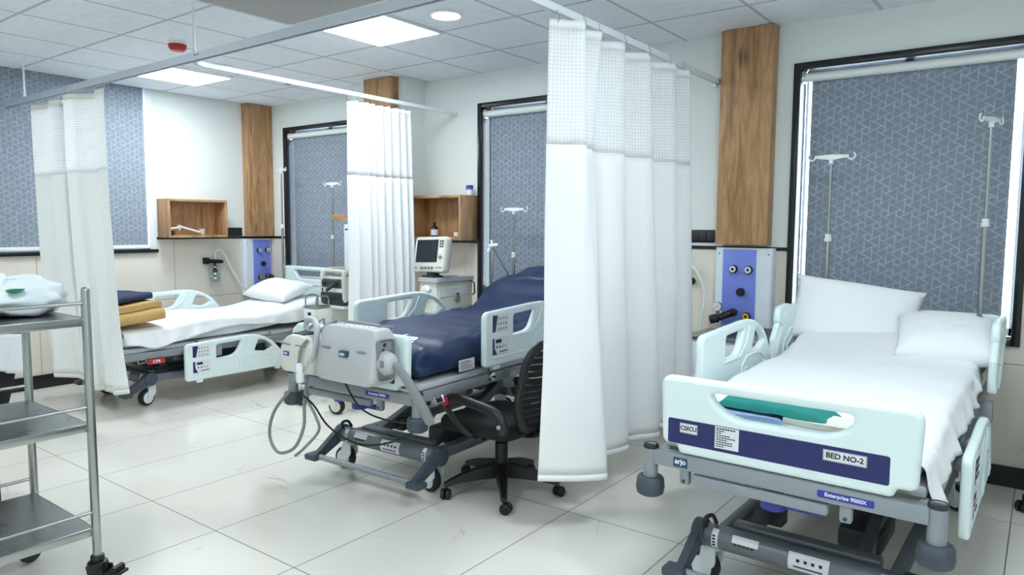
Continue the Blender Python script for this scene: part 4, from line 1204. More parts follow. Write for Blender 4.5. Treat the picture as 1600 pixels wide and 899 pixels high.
# pillows
def frame3(o, xdir, ydir): return basis(o, xdir, ydir)
x_ = Vector((0.93, 0.18, -0.12)).normalized(); y_ = Vector((0.02, 0.36, 0.93)); y_ = (y_-x_*y_.dot(x_)).normalized()
pillow('pillow', basis((-0.83, 4.265, 0.94), x_, y_), 0.66, 0.38, 0.16, PILLOW, 'large white pillow propped upright at the head of the nearest bed', 'pillows', 1, droop=lambda a, b: -0.02*(a*a))
x_ = Vector((0.98, 0.12, -0.02)).normalized(); y_ = Vector((-0.08, 0.92, 0.34)); y_ = (y_-x_*y_.dot(x_)).normalized()
pillow('pillow', basis((-0.376, 4.07, 0.872), x_, y_), 0.44, 0.42, 0.19, PILLOW, 'smaller white pillow slumped at the right rail of the nearest bed', 'pillows', 9)
x_ = Vector((0.99, -0.03, -0.03)).normalized(); y_ = Vector((0.02, 0.93, 0.36)); y_ = (y_-x_*y_.dot(x_)).normalized()
pillow('pillow', basis((-5.98, 4.18, 0.775), x_, y_), 0.70, 0.36, 0.17, PILLOW, 'white pillow at the head of the far left bed', 'pillows', 5)

# folded cloths
def folded(name, M, w, l, layers, th, mat, label, cat, seed, roll=1.0, grp=None):
    """folded textile: one continuous zig-zag strip with rounded folds at +x / -x"""
    m = MB(); path = []
    step = th*1.12
    for k in range(layers):
        z = th/2+k*step
        xs_ = [(-1+2*i/14)*(w/2-step/2)*(1 if k % 2 == 0 else -1) for i in range(15)]
        for x in xs_: path.append((x, z))
        if k < layers-1:
            sg = 1 if k % 2 == 0 else -1
            for q in range(1, 6):
                a = -PI/2+PI*q/6
                path.append((sg*(w/2-step/2+math.cos(a)*step/2*roll), z+step/2+math.sin(a)*step/2))
    n = len(path)
    def off(sgn):
        L = []
        for i in range(n):
            a = path[max(0, i-1)]; b = path[min(n-1, i+1)]
            dx, dz = b[0]-a[0], b[1]-a[1]; q = math.hypot(dx, dz) or 1
            L.append((path[i][0]-dz/q*th/2*sgn, path[i][1]+dx/q*th/2*sgn))
        return L
    A, B = off(1), off(-1)
    sec = A+B[::-1]
    loops = []
    for j in range(15):
        v = j/14; e = min(v, 1-v)*l
        sh = 1 if e > th*0.6 else 0.72+0.28*math.sqrt(max(0, 1-(1-e/(th*0.6))**2))
        y = (v-0.5)*l
        loops.append([(px*(0.985+0.015*sh)+0.008*nz(y*6+seed, pz*20), y+0.008*nz(px*7+seed, pz*30, 2), max(0.001, pz*(0.93+0.07*sh)+0.006*nz(px*5, y*6, seed)*min(1, pz/th))) for px, pz in sec])
    m.loft(loops)
    o = m.done(name, mat, None, 70)
    o.matrix_world = M
    return tag(o, label, cat, grp)
folded('blanket', Matrix.Translation((-5.80, 2.645, 0.655)) @ Matrix.Rotation(R(5), 4, 'X'), 0.58, 0.36, 3, 0.044, MUSTARD, 'folded mustard blanket on the foot of the far left bed', 'blanket', 2)
folded('folded_cloth', Matrix.Translation((-5.88, 2.625, 0.808)) @ Matrix.Rotation(R(4), 4, 'X') @ Matrix.Rotation(R(10), 4, 'Z'), 0.46, 0.3, 2, 0.026, NAVYCL, 'navy folded cloth lying on top of the mustard blanket', 'cloth', 7)
# clothes seen through the slot of the nearest foot board
folded('folded_cloth', Matrix.Translation((-0.575, 2.55, 0.728)) @ Matrix.Rotation(R(-4), 4, 'Z'), 0.26, 0.13, 2, 0.018, CREAMCL, 'cream folded cloth at the right of the slot in the nearest foot board', 'cloth', 3)
folded('folded_cloth', Matrix.Translation((-0.82, 2.545, 0.727)) @ Matrix.Rotation(R(6), 4, 'Z'), 0.22, 0.15, 2, 0.015, LTBLUE, 'pale blue folded cloth under the teal gown', 'cloth', 4)
m = MB()
def gown(top):
    def g(u, v):
        x = -0.21+0.42*u; y = -0.09+0.18*v
        base = 0.768+0.006*nz(x*14, y*10, 3)-0.02*sst(0.6, 1, u)-0.03*max(0, 0.12-u)/0.12
        e = min(u, 1-u, v, 1-v)
        th = 0.03*min(1, (e/0.12))**0.5
        return Vector((x, y, base+(th*(1+0.5*nz(x*16, y*12, 8)) if top else 0)))
    return g
m.grid(gown(True), 28, 16); m.grid(gown(False), 28, 16)
bmesh.ops.remove_doubles(m.bm, verts=m.bm.verts, dist=0.0005)
o = m.done('folded_gown', TEAL, None, 70); o.matrix_world = Matrix.Translation((-0.75, 2.59, 0)) @ Matrix.Rotation(R(-3), 4, 'Z')
tag(o, 'teal folded gown seen through the slot of the nearest foot board', 'gown')
# printed emblem on the hanging corner of the sheet is kept as a plain round mark
# ------------------------------------------------------------------ drip poles
def drip_pole(x, y, z0, z1, label, turn=0.0, arms=True):
    t = thing('drip_pole', (x, y, z0), label, 'drip pole', 'drip poles on the bed heads', turn)
    h = z1-z0
    MB().cyl((0, 0, 0), (0, 0, h*0.62), 0.0125, 14).done('lower_tube', STEEL, t)
    MB().cyl((0, 0, h*0.60), (0, 0, h-0.02), 0.0085, 12).done('upper_tube', STEEL, t)
    MB().lathe([(0, 0), (0.019, 0), (0.02, 0.004), (0.02, 0.02), (0.014, 0.024), (0.018, 0.03), (0.016, 0.042), (0, 0.042)], (0, 0, h*0.60), seg=18).done('clamp_collar', WHITEPL, t)
    hook = MB().cyl((0, 0, h-0.025), (0, 0, h+0.005), 0.013, 14)
    for s in (-1, 1):
        hook.loft([[(s*x_, -w_, h+a_), (s*x_, w_, h+a_), (s*x_, w_, h+b_), (s*x_, -w_, h+b_)] for x_, w_, a_, b_ in ((0, 0.008, -0.004, 0.028), (0.05, 0.006, 0.004, 0.026), (0.092, 0.004, 0.01, 0.024))])
        hook.tube([(s*(0.108+0.02*math.cos(a)), 0, h+0.017+0.02*math.sin(a)) for a in (R(k) for k in range(160, 421, 20))], 0.0045, 8)
    hook.done('double_hook', WHITEPL, t)
    return t
drip_pole(-1.034, 4.480, 0.620, 1.811, 'drip pole rising behind the propped pillow of the nearest bed')
drip_pole(-0.266, 4.480, 0.620, 1.962, 'tallest drip pole, on the right corner of the nearest bed', R(70))
drip_pole(-3.353, 4.505, 0.620, 1.529, 'short drip pole standing by the navy pillow')
drip_pole(-5.557, 4.525, 0.500, 1.795, 'drip pole in front of the narrow window behind the ventilator')
drip_pole(-6.361, 4.525, 0.500, 1.960, 'drip pole at the left corner of the far bed near the oak corner panel', R(-14))

# ------------------------------------------------------------------ pumps on the foot of the middle bed
FBZ = 0.885
t = thing('mattress_pump', (-2.68, 2.315, 0.655), 'large grey mattress pump hung on the foot board of the middle bed', 'pump')
sec = lambda w, h, y0: round_poly([(-w/2, 0), (w/2, 0), (w/2-0.012, h), (-w/2+0.008, h)], [0.055, 0.055, 0.05, 0.05], 6)
m = MB()
prof = [(-0.035, 0.93, 0.012), (-0.05, 0.97, 0.004), (-0.07, 1, 0), (0.04, 1, 0), (0.055, 0.97, 0.004), (0.06, 0.92, 0.01)]
loops = []
for y, s, inset in ((-0.082, 0.93, 0.012), (-0.094, 0.9, 0.018)): pass
ys = [(-0.095, 0.94, 0.010), (-0.09, 0.975, 0.004), (-0.075, 1.0, 0), (0.05, 1.0, 0), (0.062, 0.98, 0.003), (0.068, 0.94, 0.01)]
for y, s, zi in ys:
    loops.append([(p[0]*s, y+0.05*(p[1]/0.27)**2*(1 if y < 0 else 0.0), zi+p[1]*(s)) for p in sec(0.415, 0.27, y)])
m.loft(loops); m.done('case', GREYPL, t, 50)
fy = -0.0955
for xa in (-0.175, 0.087): MB().box((xa, fy-0.001+0.018, 0.158), (xa+0.062, fy+0.012+0.018, 0.166), 0.003).done('slot_mark', MIDGREY, t)
lb = MB().box((-0.028, fy+0.006, 0.128), (0.028, fy+0.03, 0.158), 0.003).done('maker_label', TEALLAB, t)
text('lettering', 'arjo', 0.022, WHITEINK, lb, basis((0, fy+0.0045, 0.145), (1, 0, 0), (0, 0.16, 1), (0, -1, 0.16)), 0.0006)
MB().box((-0.1, -0.03, 0.2675), (0.12, 0.03, 0.2725), 0.003).done('top_keypad', PAPER, t)
q = MB()
for i in range(6): q.cyl((-0.08+i*0.036, -0.005, 0.272), (-0.08+i*0.036, -0.005, 0.2735), 0.008, 10)
q.done('keypad_marks', BLUELAB, t, 0)
MB().box((-0.13, 0.035, 0.262), (0.13, 0.055, 0.285), 0.008).done('handle', MIDGREY, t)
MB().box((0.196, -0.055, 0.03), (0.2095, 0.05, 0.225), 0.02).done('side_plate', MIDGREY, t)
MB().cyl((0.205, -0.02, 0.175), (0.213, -0.02, 0.175), 0.007, 12).cyl((0.205, -0.012, 0.2), (0.213, -0.012, 0.2), 0.009, 12).done('side_button', DARK, t)
cn = MB().loft([[(x_, -0.01+math.cos(a)*r_, 0.115+math.sin(a)*r2) for a in (2*PI*k/20 for k in range(20))] for x_, r_, r2 in ((0.205, 0.047, 0.056), (0.215, 0.05, 0.06), (0.25, 0.042, 0.05), (0.27, 0.034, 0.036), (0.275, 0.025, 0.025))]).done('hose_connector', GREYPL, t, 40)
MB().box((0.225, -0.062, 0.1), (0.25, -0.048, 0.135), 0.006).done('latch', MIDGREY, cn)
hp = catmull([(0.27, -0.01, 0.112), (0.305, -0.015, 0.1), (0.345, -0.005, 0.055), (0.38, 0.02, -0.02), (0.395, 0.06, -0.1), (0.395, 0.1, -0.165)], 7)
nn = len(hp)
MB().tube(hp, [0.015+0.009*min(1, i/(nn*0.6)) for i in range(nn)], 12, flat=(0.8, 1.15)).done('air_hose', MIDGREY, t)
for sx in (-0.12, 0.1): MB().tube([(sx, 0.0, 0.25), (sx, 0.08, 0.265), (sx, 0.145, 0.258), (sx, 0.15, 0.19)], 0.008, 8).done('hanging_hook', MIDGREY, t)
# smaller pump with grey hose and handset
t = thing('compression_pump', (-3.055, 2.32, 0.655), 'small rounded grey pump with a looping hose left of the big mattress pump', 'pump')
out = round_poly([(-0.135, 0.0), (0.12, 0.0), (0.125, 0.17), (0.06, 0.2), (-0.07, 0.2), (-0.14, 0.14)], [0.04, 0.04, 0.03, 0.06, 0.07, 0.06], 6)
m = MB(); m.loft([[(p[0]*s, y, 0.005*(1-s)*10+p[1]*s) for p in out] for y, s in ((-0.085, 0.92), (-0.075, 0.98), (-0.05, 1), (0.04, 1), (0.055, 0.97))]); m.done('case', CREAMPL, t, 50)
for xa in (-0.125, -0.002): MB().box((xa, -0.088, 0.142), (xa+0.083, -0.07, 0.15), 0.003).done('slot_mark', MIDGREY, t)
lb = MB().box((-0.1, -0.089, 0.085), (-0.055, -0.08, 0.108), 0.002).done('maker_label', BLUELAB, t)
text('lettering', 'arjo', 0.018, WHITEINK, lb, fbasis(-0.0775, -0.0895, 0.0985), 0.0005)
m = MB(); m.loft([[(-0.05, -0.06, 0.197), (0.045, -0.065, 0.198), (0.06, 0.0, 0.204), (-0.04, 0.01, 0.204)], [(-0.05, -0.06, 0.203), (0.045, -0.065, 0.204), (0.06, 0.0, 0.21), (-0.04, 0.01, 0.21)]]); m.done('top_display', DARK, t, 0)
hp = catmull([(-0.06, 0.03, 0.2), (-0.06, 0.03, 0.24), (-0.02, 0.02, 0.268), (0.05, 0.0, 0.265), (0.105, -0.03, 0.225), (0.12, -0.055, 0.15), (0.1, -0.075, 0.06), (0.05, -0.075, 0.02)], 7)
MB().tube(hp, 0.0155, 10).done('carry_handle', GREYPL, t)
for sx in (-0.06, 0.04): MB().tube([(sx, 0.02, 0.19), (sx, 0.07, 0.23), (sx, 0.145, 0.256), (sx, 0.15, 0.19)], 0.007, 8).done('hanging_hook', MIDGREY, t)
P0 = Vector((-3.055, 2.32, 0.655))
hp = [(0.11, -0.09, 0.185), (0.075, -0.105, 0.14), (0.06, -0.11, 0.06)]
MB().tube([P0+Vector(p)-P0 for p in catmull(hp, 6)], 0.009, 8).done('hose_stub', HOSEG, t)
hs = MB().lathe([(0, 0.0), (0.012, 0.0), (0.019, 0.02), (0.017, 0.05), (0.022, 0.055), (0.022, 0.09), (0.018, 0.1), (0, 0.1)], (0.06, -0.11, 0.065), (0.1, 0, -1), 16).done('hose_coupling', WHITEPL, t)
hp = catmull([(-0.02, -0.02, 0.01), (-0.06, -0.06, -0.08), (-0.17, -0.1, -0.22), (-0.22, -0.1, -0.36), (-0.12, -0.12, -0.43), (0.02, -0.12, -0.38), (0.06, -0.09, -0.27), (0.03, -0.06, -0.16), (0.01, -0.02, -0.0)], 8)
MB().tube(hp, 0.0085, 8).done('grey_hose', HOSEG, t)
hp = catmull([(0.02, -0.03, 0.0), (0.05, -0.06, -0.12), (0.16, -0.09, -0.2), (0.18, -0.09, -0.27), (0.07, -0.1, -0.38), (0.0, -0.1, -0.43)], 8)
MB().tube(hp, 0.0075, 8).done('grey_hose', HOSEG, t)
# black power cords
def wpt(px_list): return [Vector(p) for p in px_list]
tag(MB().tube(catmull([(-2.98, 2.2, 0.57), (-2.95, 2.26, 0.5), (-2.9, 2.3, 0.4), (-2.8, 2.33, 0.34), (-2.68, 2.36, 0.318), (-2.5, 2.38, 0.365), (-2.36, 2.44, 0.45), (-2.33, 2.5, 0.5)], 10), 0.005, 8).done('power_cord', BLACK), 'black power cord sagging from the small pump across the bed base', 'cord', 'black power cords')
tag(MB().tube(catmull([(-2.78, 2.3, 0.68), (-2.75, 2.33, 0.58), (-2.7, 2.36, 0.5), (-2.62, 2.42, 0.45), (-2.5, 2.5, 0.43), (-2.44, 2.6, 0.44)], 10), 0.005, 8).done('power_cord', BLACK), 'black power cord dropping from under the large mattress pump', 'cord', 'black power cords')

# ------------------------------------------------------------------ ventilator on its cart
t = thing('ventilator_cart', (-4.45, 3.75, 0), 'cream ventilator cart with wire handled drawer box beside the far left bed', 'cart')
base = MB()
for sx in (-1, 1): base.box((sx*0.2-0.03, -0.3, 0.1), (sx*0.2+0.03, 0.24, 0.15), 0.015)
base.box((-0.2, -0.06, 0.1), (0.2, 0.06, 0.15), 0.015); base.done('base', CREAMPL, t)
MB().box((-0.1, -0.05, 0.14), (0.0, 0.05, 0.66), 0.012).done('column', CREAMPL, t)
bx = MB().box((-0.15, -0.3, 0.655), (0.0, 0.17, 0.775), 0.006).done('drawer_box', CREAMPL, t)
MB().box((-0.14, -0.306, 0.667), (-0.01, -0.298, 0.765), 0.003).done('drawer_front', PANELWH, bx)
MB().box((-0.09, -0.312, 0.718), (-0.055, -0.305, 0.742), 0.002).done('latch', DARK, bx)
MB().box((-0.154, -0.305, 0.773), (0.004, -0.165, 0.788), 0.003).done('rim', STEEL, bx)
for xx in (-0.14, -0.008):
    MB().tube(catmull([(xx, -0.29, 0.786), (xx, -0.29, 0.84), (xx, -0.27, 0.865), (xx, -0.2, 0.865), (xx, -0.175, 0.84), (xx, -0.175, 0.786)], 5), 0.006, 8).done('wire_handle', STEEL, bx)
MB().box((-0.19, -0.155, 0.765), (0.15, 0.19, 0.785), 0.006).done('table_top', WHITEPL, t)
for sx in (-1, 1):
    castor(t, sx*0.215, -0.33, 0.06, R(20), CREAMPL, 0.16); castor(t, sx*0.2, 0.21, 0.06, R(60), CREAMPL, 0.16)
MB().box((0.25, -0.35, 0.1), (0.31, -0.29, 0.15), 0.012).done('brake_tab', BLUELAB, t)
t = thing('ventilator', (-4.47, 3.76, 0.7862), 'cream portable ventilator with dark front on the cart top', 'ventilator')
w, h, d = 0.145, 0.27, 0.15
MB().box((-w, -d+0.03, 0.03), (w, d, h-0.045), 0.02).done('case', CREAMPL, t)
MB().box((-w+0.006, -d+0.005, 0.0), (w-0.004, d-0.02, 0.06), 0.02).done('lower_cover', DARK, t)
MB().box((-w+0.006, -d+0.004, 0.03), (w-0.03, -d+0.05, 0.1), 0.012).done('lower_front', DARK, t)
MB().box((-w+0.004, -d+0.008, 0.135), (w-0.035, -d+0.06, 0.205), 0.012).done('dark_front', simple('dark_slate_plastic', (58, 64, 74), 0.4), t)
MB().box((-w+0.004, -d+0.012, 0.1), (w-0.03, -d+0.05, 0.136), 0.004).done('cream_band', WHITEPL, t)
MB().box((-w+0.014, -d+0.008, 0.104), (-w+0.034, -d+0.016, 0.13), 0.003).done('switch', BLACK, t)
MB().cyl((0.05, -d+0.02, 0.17), (0.05, -d-0.015, 0.17), 0.028, 18, bev=0.004).cyl((0.045, -d-0.005, 0.165), (0.0, -d-0.045, 0.12), 0.014, 12).done('outlet_port', DARK, t)
MB().cyl((-0.09, -d+0.02, 0.17), (-0.09, -d-0.006, 0.17), 0.02, 16, bev=0.004).done('inlet_port', DARK, t)
m = MB()
for xx in (-w+0.016, w-0.016):
    m.tube(catmull([(xx, -d+0.03, 0.03), (xx, -d+0.022, h-0.05), (xx, -d+0.05, h-0.005), (xx, 0, h+0.002), (xx, d-0.05, h-0.005), (xx, d-0.02, h-0.05), (xx, d-0.03, 0.03)], 6), 0.019, 10)
for yy in (-d+0.05, d-0.05): m.tube([(-w+0.016, yy, h-0.004), (w-0.016, yy, h-0.004)], 0.015, 10)
m.done('carry_frame', CREAMPL, t)
MB().box((-0.09, -0.08, h-0.05), (0.09, 0.1, h-0.03), 0.01).done('top_module', MIDGREY, t)
MB().box((w-0.003, -0.05, 0.09), (w+0.002, 0.06, 0.17), 0.001).done('screen_sticker', PAPER, t)

# ------------------------------------------------------------------ monitor on its cart
t = thing('monitor_cart', (-3.755, 4.17, 0), 'cream cart with grey top left of the middle bed head', 'cart', None, R(90))
MB().box((-0.21, -0.085, 0.12), (0.21, 0.1, 0.985), 0.012).done('cabinet', CREAMPL, t)
m = MB(); sec = round_poly([(-0.225, -0.1), (0.225, -0.1), (0.225, 0.11), (-0.225, 0.11)], 0.03, 4)
m.loft([[(p[0], p[1], z) for p in sec] for z in (0.985, 1.015)]); m.done('top', GREYPL, t)
dr = MB().box((-0.19, -0.092, 0.55), (0.19, -0.083, 0.955), 0.004).done('drawer', CREAMPL, t)
MB().lathe([(0, 0), (0.035, 0), (0.03, 0.004), (0, 0.004)], seg=24).done('handle', MIDGREY, dr, M=basis((0.02, -0.092, 0.845), (1, 0, 0), (0, 0, 1), (0, -1, 0)))
MB().box((-0.188, -0.0935, 0.868), (0.188, -0.0915, 0.871)).done('seam', MIDGREY, dr, 0)
MB().box((0.0, -0.0945, 0.88), (0.04, -0.0915, 0.889)).done('badge', INK, dr, 0)
MB().box((-0.13, -0.0935, 0.9), (0.07, -0.0915, 0.935)).done('blue_label', PANELWH, dr, 0)
MB().cyl((-0.21, 0.01, 0.93), (-0.25, 0.01, 0.93), 0.032, 16, bev=0.006).cyl((-0.235, 0.0, 0.93), (-0.245, -0.05, 0.925), 0.015, 10).cyl((-0.235, 0.02, 0.9), (-0.25, 0.035, 0.87), 0.014, 10).done('gas_fitting', WHITEPL, t)
MB().tube([(0.2, -0.08, 0.98), (0.2, -0.11, 0.96), (0.2, -0.115, 0.88), (0.2, -0.095, 0.865)], 0.006, 8).done('side_hook', DARK, t)
for sx in (-1, 1):
    for sy in (-1, 1): castor(t, sx*0.17, sy*0.07, 0.045, R(30), DARK, 0.125)
t = thing('patient_monitor', (-3.80, 4.04, 1.0155), 'cream patient monitor with dark screen on the grey cart top', 'monitor')
TM = Matrix.Rotation(R(-11), 4, 'X') @ Matrix.Rotation(R(-2), 4, 'Y')
MB().cyl((0, 0.02, 0), (0, 0.02, 0.05), 0.05, 20, bev=0.01).box((-0.07, -0.04, 0), (0.07, 0.06, 0.015), 0.006).done('foot', DARK, t)
def ml(o): return Matrix.Translation((0, 0, 0.035)) @ TM
out = round_poly([(-0.165, 0.0), (0.165, 0.0), (0.16, 0.275), (-0.16, 0.275)], 0.025, 5)
m = MB(); m.loft([[(p[0]*s, y, 0.14+(p[1]-0.14)*s) for p in out] for y, s in ((-0.045, 0.95), (-0.035, 1), (0.02, 1), (0.06, 0.8), (0.065, 0.75))]); case = m.done('case', CREAMPL, t, 45, ml(0))
MB().box((-0.135, -0.048, 0.075), (0.085, -0.0445, 0.25), 0.003).done('screen', SCREEN, case, 0, ml(0))
for i in range(2):
    for j in range(3): MB().box((0.1+i*0.022, -0.048, 0.19+j*0.02), (0.117+i*0.022, -0.0445, 0.204+j*0.02), 0.002).done('key', DARK, case, 35, ml(0))
MB().cyl((0.118, -0.044, 0.115), (0.118, -0.056, 0.115), 0.013, 16, bev=0.002).done('knob', MIDGREY, case, 35, ml(0))
for i in range(4): MB().cyl((-0.06+i*0.035, -0.044, 0.032), (-0.06+i*0.035, -0.056, 0.032), 0.011, 14, bev=0.002).done('knob', MIDGREY, case, 35, ml(0))
for i in range(5): MB().box((0.075+i*0.014, -0.047, 0.026), (0.085+i*0.014, -0.044, 0.04), 0.001).done('soft_key', MIDGREY, case, 35, ml(0))
MB().cyl((-0.125, -0.044, 0.032), (-0.125, -0.05, 0.032), 0.006, 10).done('power_button', MIDGREY, case, 35, ml(0))
MB().box((0.1, -0.0475, 0.14), (0.135, -0.0445, 0.175), 0.002).done('button_label', PANELWH, case, 0, ml(0))
# jointed circuit arm rising from the cart
t = thing('circuit_arm', (-3.44, 4.32, 1.0), 'thin jointed support arm with white head and coiled cord beside the monitor', 'arm')
MB().cyl((0.0, 0, -0.12), (0.025, 0, 0.255), 0.0065, 10).done('upright', CHROME, t)
MB().cyl((0.03, 0, 0.24), (0.15, 0.13, -0.07), 0.006, 10).done('folded_link', STEEL, t)
MB().box((0.0, -0.03, 0.25), (0.05, 0.02, 0.275), 0.008).cyl((0.01, -0.01, 0.25), (-0.005, -0.02, 0.215), 0.014, 10).cyl((0.015, 0, 0.265), (0.01, 0, 0.305), 0.01, 10).box((0.03, -0.02, 0.255), (0.085, 0.0, 0.28), 0.008).done('joint', WHITEPL, t)
m = MB(); rnd = random.Random(5)
for k in range(7):
    c = Vector((0.13+rnd.uniform(-0.035, 0.03), 0.12+rnd.uniform(-0.02, 0.02), -0.12+rnd.uniform(-0.04, 0.05)))
    m.tube([c+Vector((0.022*math.cos(a), 0.01*math.sin(2*a), 0.03*math.sin(a))) for a in (2*PI*i/14 for i in range(14))], 0.005, 6, True)
m.tube([(0.15, 0.13, -0.06), (0.14, 0.12, -0.09), (0.13, 0.12, -0.12)], 0.009, 8)
m.done('coiled_cord', WHITEPL, t)

# ------------------------------------------------------------------ office chair
def office_chair(name, loc, rz, label, grp='black office chairs'):
    t = thing(name, loc, label, 'chair', grp, rz)   # faces local -x
    for k in range(5):
        a = R(72*k+25)
        dx, dy = math.cos(a), math.sin(a)
        n_ = Vector((-dy, dx, 0)); d_ = Vector((dx, dy, 0))
        lp = []
        for r_, z0, z1, w in ((0.02, 0.085, 0.16, 0.032), (0.12, 0.085, 0.145, 0.027), (0.22, 0.08, 0.122, 0.022), (0.29, 0.068, 0.095, 0.018), (0.315, 0.062, 0.085, 0.014)):
            p = d_*r_
            lp.append([p+n_*w+Vector((0, 0, z0)), p-n_*w+Vector((0, 0, z0)), p-n_*w*0.75+Vector((0, 0, z1)), p+n_*w*0.75+Vector((0, 0, z1))])
        leg = MB().loft(lp).done('leg', BLACK, t, 30)
        c = MB()
        w_ = d_*0.305
        q = Vector((math.cos(a+1.0), math.sin(a+1.0), 0)); ax = Vector((-q.y, q.x, 0))
        cc = w_+q*0.012+Vector((0, 0, 0.028))
        for s in (-1, 1): c.lathe([(0, 0), (0.024, 0), (0.028, 0.004), (0.028, 0.016), (0.024, 0.02), (0, 0.02)], cc+ax*(s*0.004 if s > 0 else -0.024), ax, 20)
        c.cyl(w_+Vector((0, 0, 0.03)), w_+Vector((0, 0, 0.07)), 0.009, 10)
        c.done('castor', DARK if False else BLACK, leg)
    MB().cyl((0, 0, 0.09), (0, 0, 0.27), 0.034, 20, bev=0.005).cyl((0, 0, 0.26), (0, 0, 0.33), 0.022, 18).done('gas_lift', BLACK, t)
    MB().box((-0.09, -0.07, 0.315), (0.1, 0.07, 0.355), 0.012).cyl((0.02, -0.07, 0.33), (0.02, -0.18, 0.325), 0.006, 8).cyl((-0.08, -0.06, 0.325), (-0.08, -0.12, 0.315), 0.02, 12).done('tilt_mechanism', BLACK, t)
    # seat cushion
    m = MB(); out = round_poly([(-0.27, -0.235), (0.22, -0.225), (0.22, 0.225), (-0.27, 0.235)], [0.1, 0.07, 0.07, 0.1], 7)
    m.loft([[(p[0]*s, p[1]*s, z-0.02*max(0, (-p[0]-0.12)/0.15)) for p in out] for z, s in ((0.35, 0.9), (0.355, 0.97), (0.375, 1.0), (0.41, 1.0), (0.43, 0.96), (0.44, 0.86), (0.443, 0.5), (0.441, 0.1))]); m.done('seat', BLACKFAB, t, 50)
    # back: frame with mesh and horizontal slots
    TB = Matrix.Translation((0.235, 0, 0.40)) @ Matrix.Rotation(R(14), 4, 'Y') @ basis((0, 0, 0), (0, 1, 0), (0, 0, 1), (1, 0, 0))
    out = round_poly([(-0.15, 0.0), (0.15, 0.0), (0.235, 0.14), (0.225, 0.40), (0.15, 0.485), (-0.15, 0.485), (-0.225, 0.40), (-0.235, 0.14)], [0.04, 0.04, 0.1, 0.1, 0.07, 0.07, 0.1, 0.1], 6)
    hole = [Vector((p[0]*0.86, 0.245+(p[1]-0.245)*0.86)) for p in out]
    def bend(o):
        for v in o.data.vertices:
            l_ = TB.inverted() @ v.co
            l_.z += -0.05*(1-(l_.x/0.24)**2)*-1*0 + 0.04*(1-(l_.x/0.24)**2) - 0.018*((l_.y-0.2)/0.28)**2
            v.co = TB @ l_
        return o
    bk = bend(plate('back_frame', out, [hole], 0.032, 0.012, BLACK, t, TB))
    slats = MB()
    for k in range(12):
        yb = 0.045+k*0.034
        hw_ = 0.2 - 0.05*max(0, (0.1-yb)/0.1) - 0.03*max(0, (yb-0.36)/0.1)
        slats.loft([[TB @ Vector((hw_*s, yb+dy, 0.04*(1-(hw_*s/0.24)**2)-0.018*((yb-0.2)/0.28)**2+dz)) for dy, dz in ((-0.0125, -0.004), (0.0125, -0.004), (0.0125, 0.004), (-0.0125, 0.004))] for s in (i/8-1 for i in range(17))])
    slats.done('mesh_slats', BLACKFAB, bk, 30)
    # spine from seat to back
    MB().tube(catmull([(0.05, 0, 0.345), (0.2, 0, 0.345), (0.285, 0, 0.39), (0.31, 0, 0.49)], 5), 0.022, 10, flat=(1.8, 0.7)).done('back_spine', BLACK, t)
    for sy in (-1, 1):
        y = sy*0.275
        p = catmull([(0.2, sy*0.235, 0.40), (0.245, y, 0.44), (0.2, y, 0.51), (0.06, y, 0.535), (-0.08, y, 0.545), (-0.14, y, 0.525), (-0.135, y, 0.485), (-0.05, y, 0.41), (-0.0, sy*0.235, 0.355)], 7)
        MB().tube(p, 0.02, 12, flat=(1.25, 0.75)).done('armrest', BLACK, t)
    MB().lathe([(0, 0), (0.012, 0), (0.01, 0.005), (0, 0.006)], (0.235, -0.297, 0.455), (0, -1, 0), 12).done('arm_bolt', CHROME, t)
    return t
office_chair('office_chair', (-2.27, 2.95, 0), R(-3), 'black mesh office chair on castors half hidden by the large white curtain')
# ------------------------------------------------------------------ steel trolley at the left edge
t = thing('steel_trolley', (-2.79, 1.14, 0), 'stainless steel three shelf trolley at the left edge of the picture', 'trolley')
W_, D_ = -0.575, -0.92
for ix, (x, y) in enumerate(((0, 0), (W_, 0), (0, D_), (W_, D_))):
    MB().lathe([(0, 0.17), (0.0155, 0.17), (0.0155, 1.175), (0.0125, 1.184), (0.006, 1.188), (0, 1.188)], (x, y, 0), seg=20).done('post', STEEL, t)
    a = [R(25), R(-60), R(100), R(10)][ix]
    M = Matrix.Translation((x, y, 0)) @ Matrix.Rotation(a, 4, 'Z')
    c = MB().cyl((0, 0, 0.155), (0, 0, 0.18), 0.024, 16, bev=0.004).cyl((0, 0, 0.12), (0, 0, 0.157), 0.036, 18, bev=0.008)
    for sy in (-1, 1): c.loft([[(px, sy*0.024+d_, pz) for px, pz in ((-0.03, 0.14), (0.04, 0.14), (0.062, 0.06), (0.035, 0.04), (-0.02, 0.1))] for d_ in (-0.004, 0.004)])
    o = c.done('castor', BLACK, t, M=M)
    MB().lathe([(0, -0.017), (0.05, -0.017), (0.057, -0.01), (0.057, 0.01), (0.05, 0.017), (0, 0.017)], (0.035, 0, 0.057), (0, 1, 0), 28).done('wheel', TYRE, o, M=M)
    if ix == 0: MB().box((0.05, -0.03, 0.115), (0.11, 0.03, 0.128), 0.005).cyl((0.085, -0.025, 0.135), (0.085, 0.025, 0.135), 0.013, 12).done('brake_lever', BLACK, o, M=M)
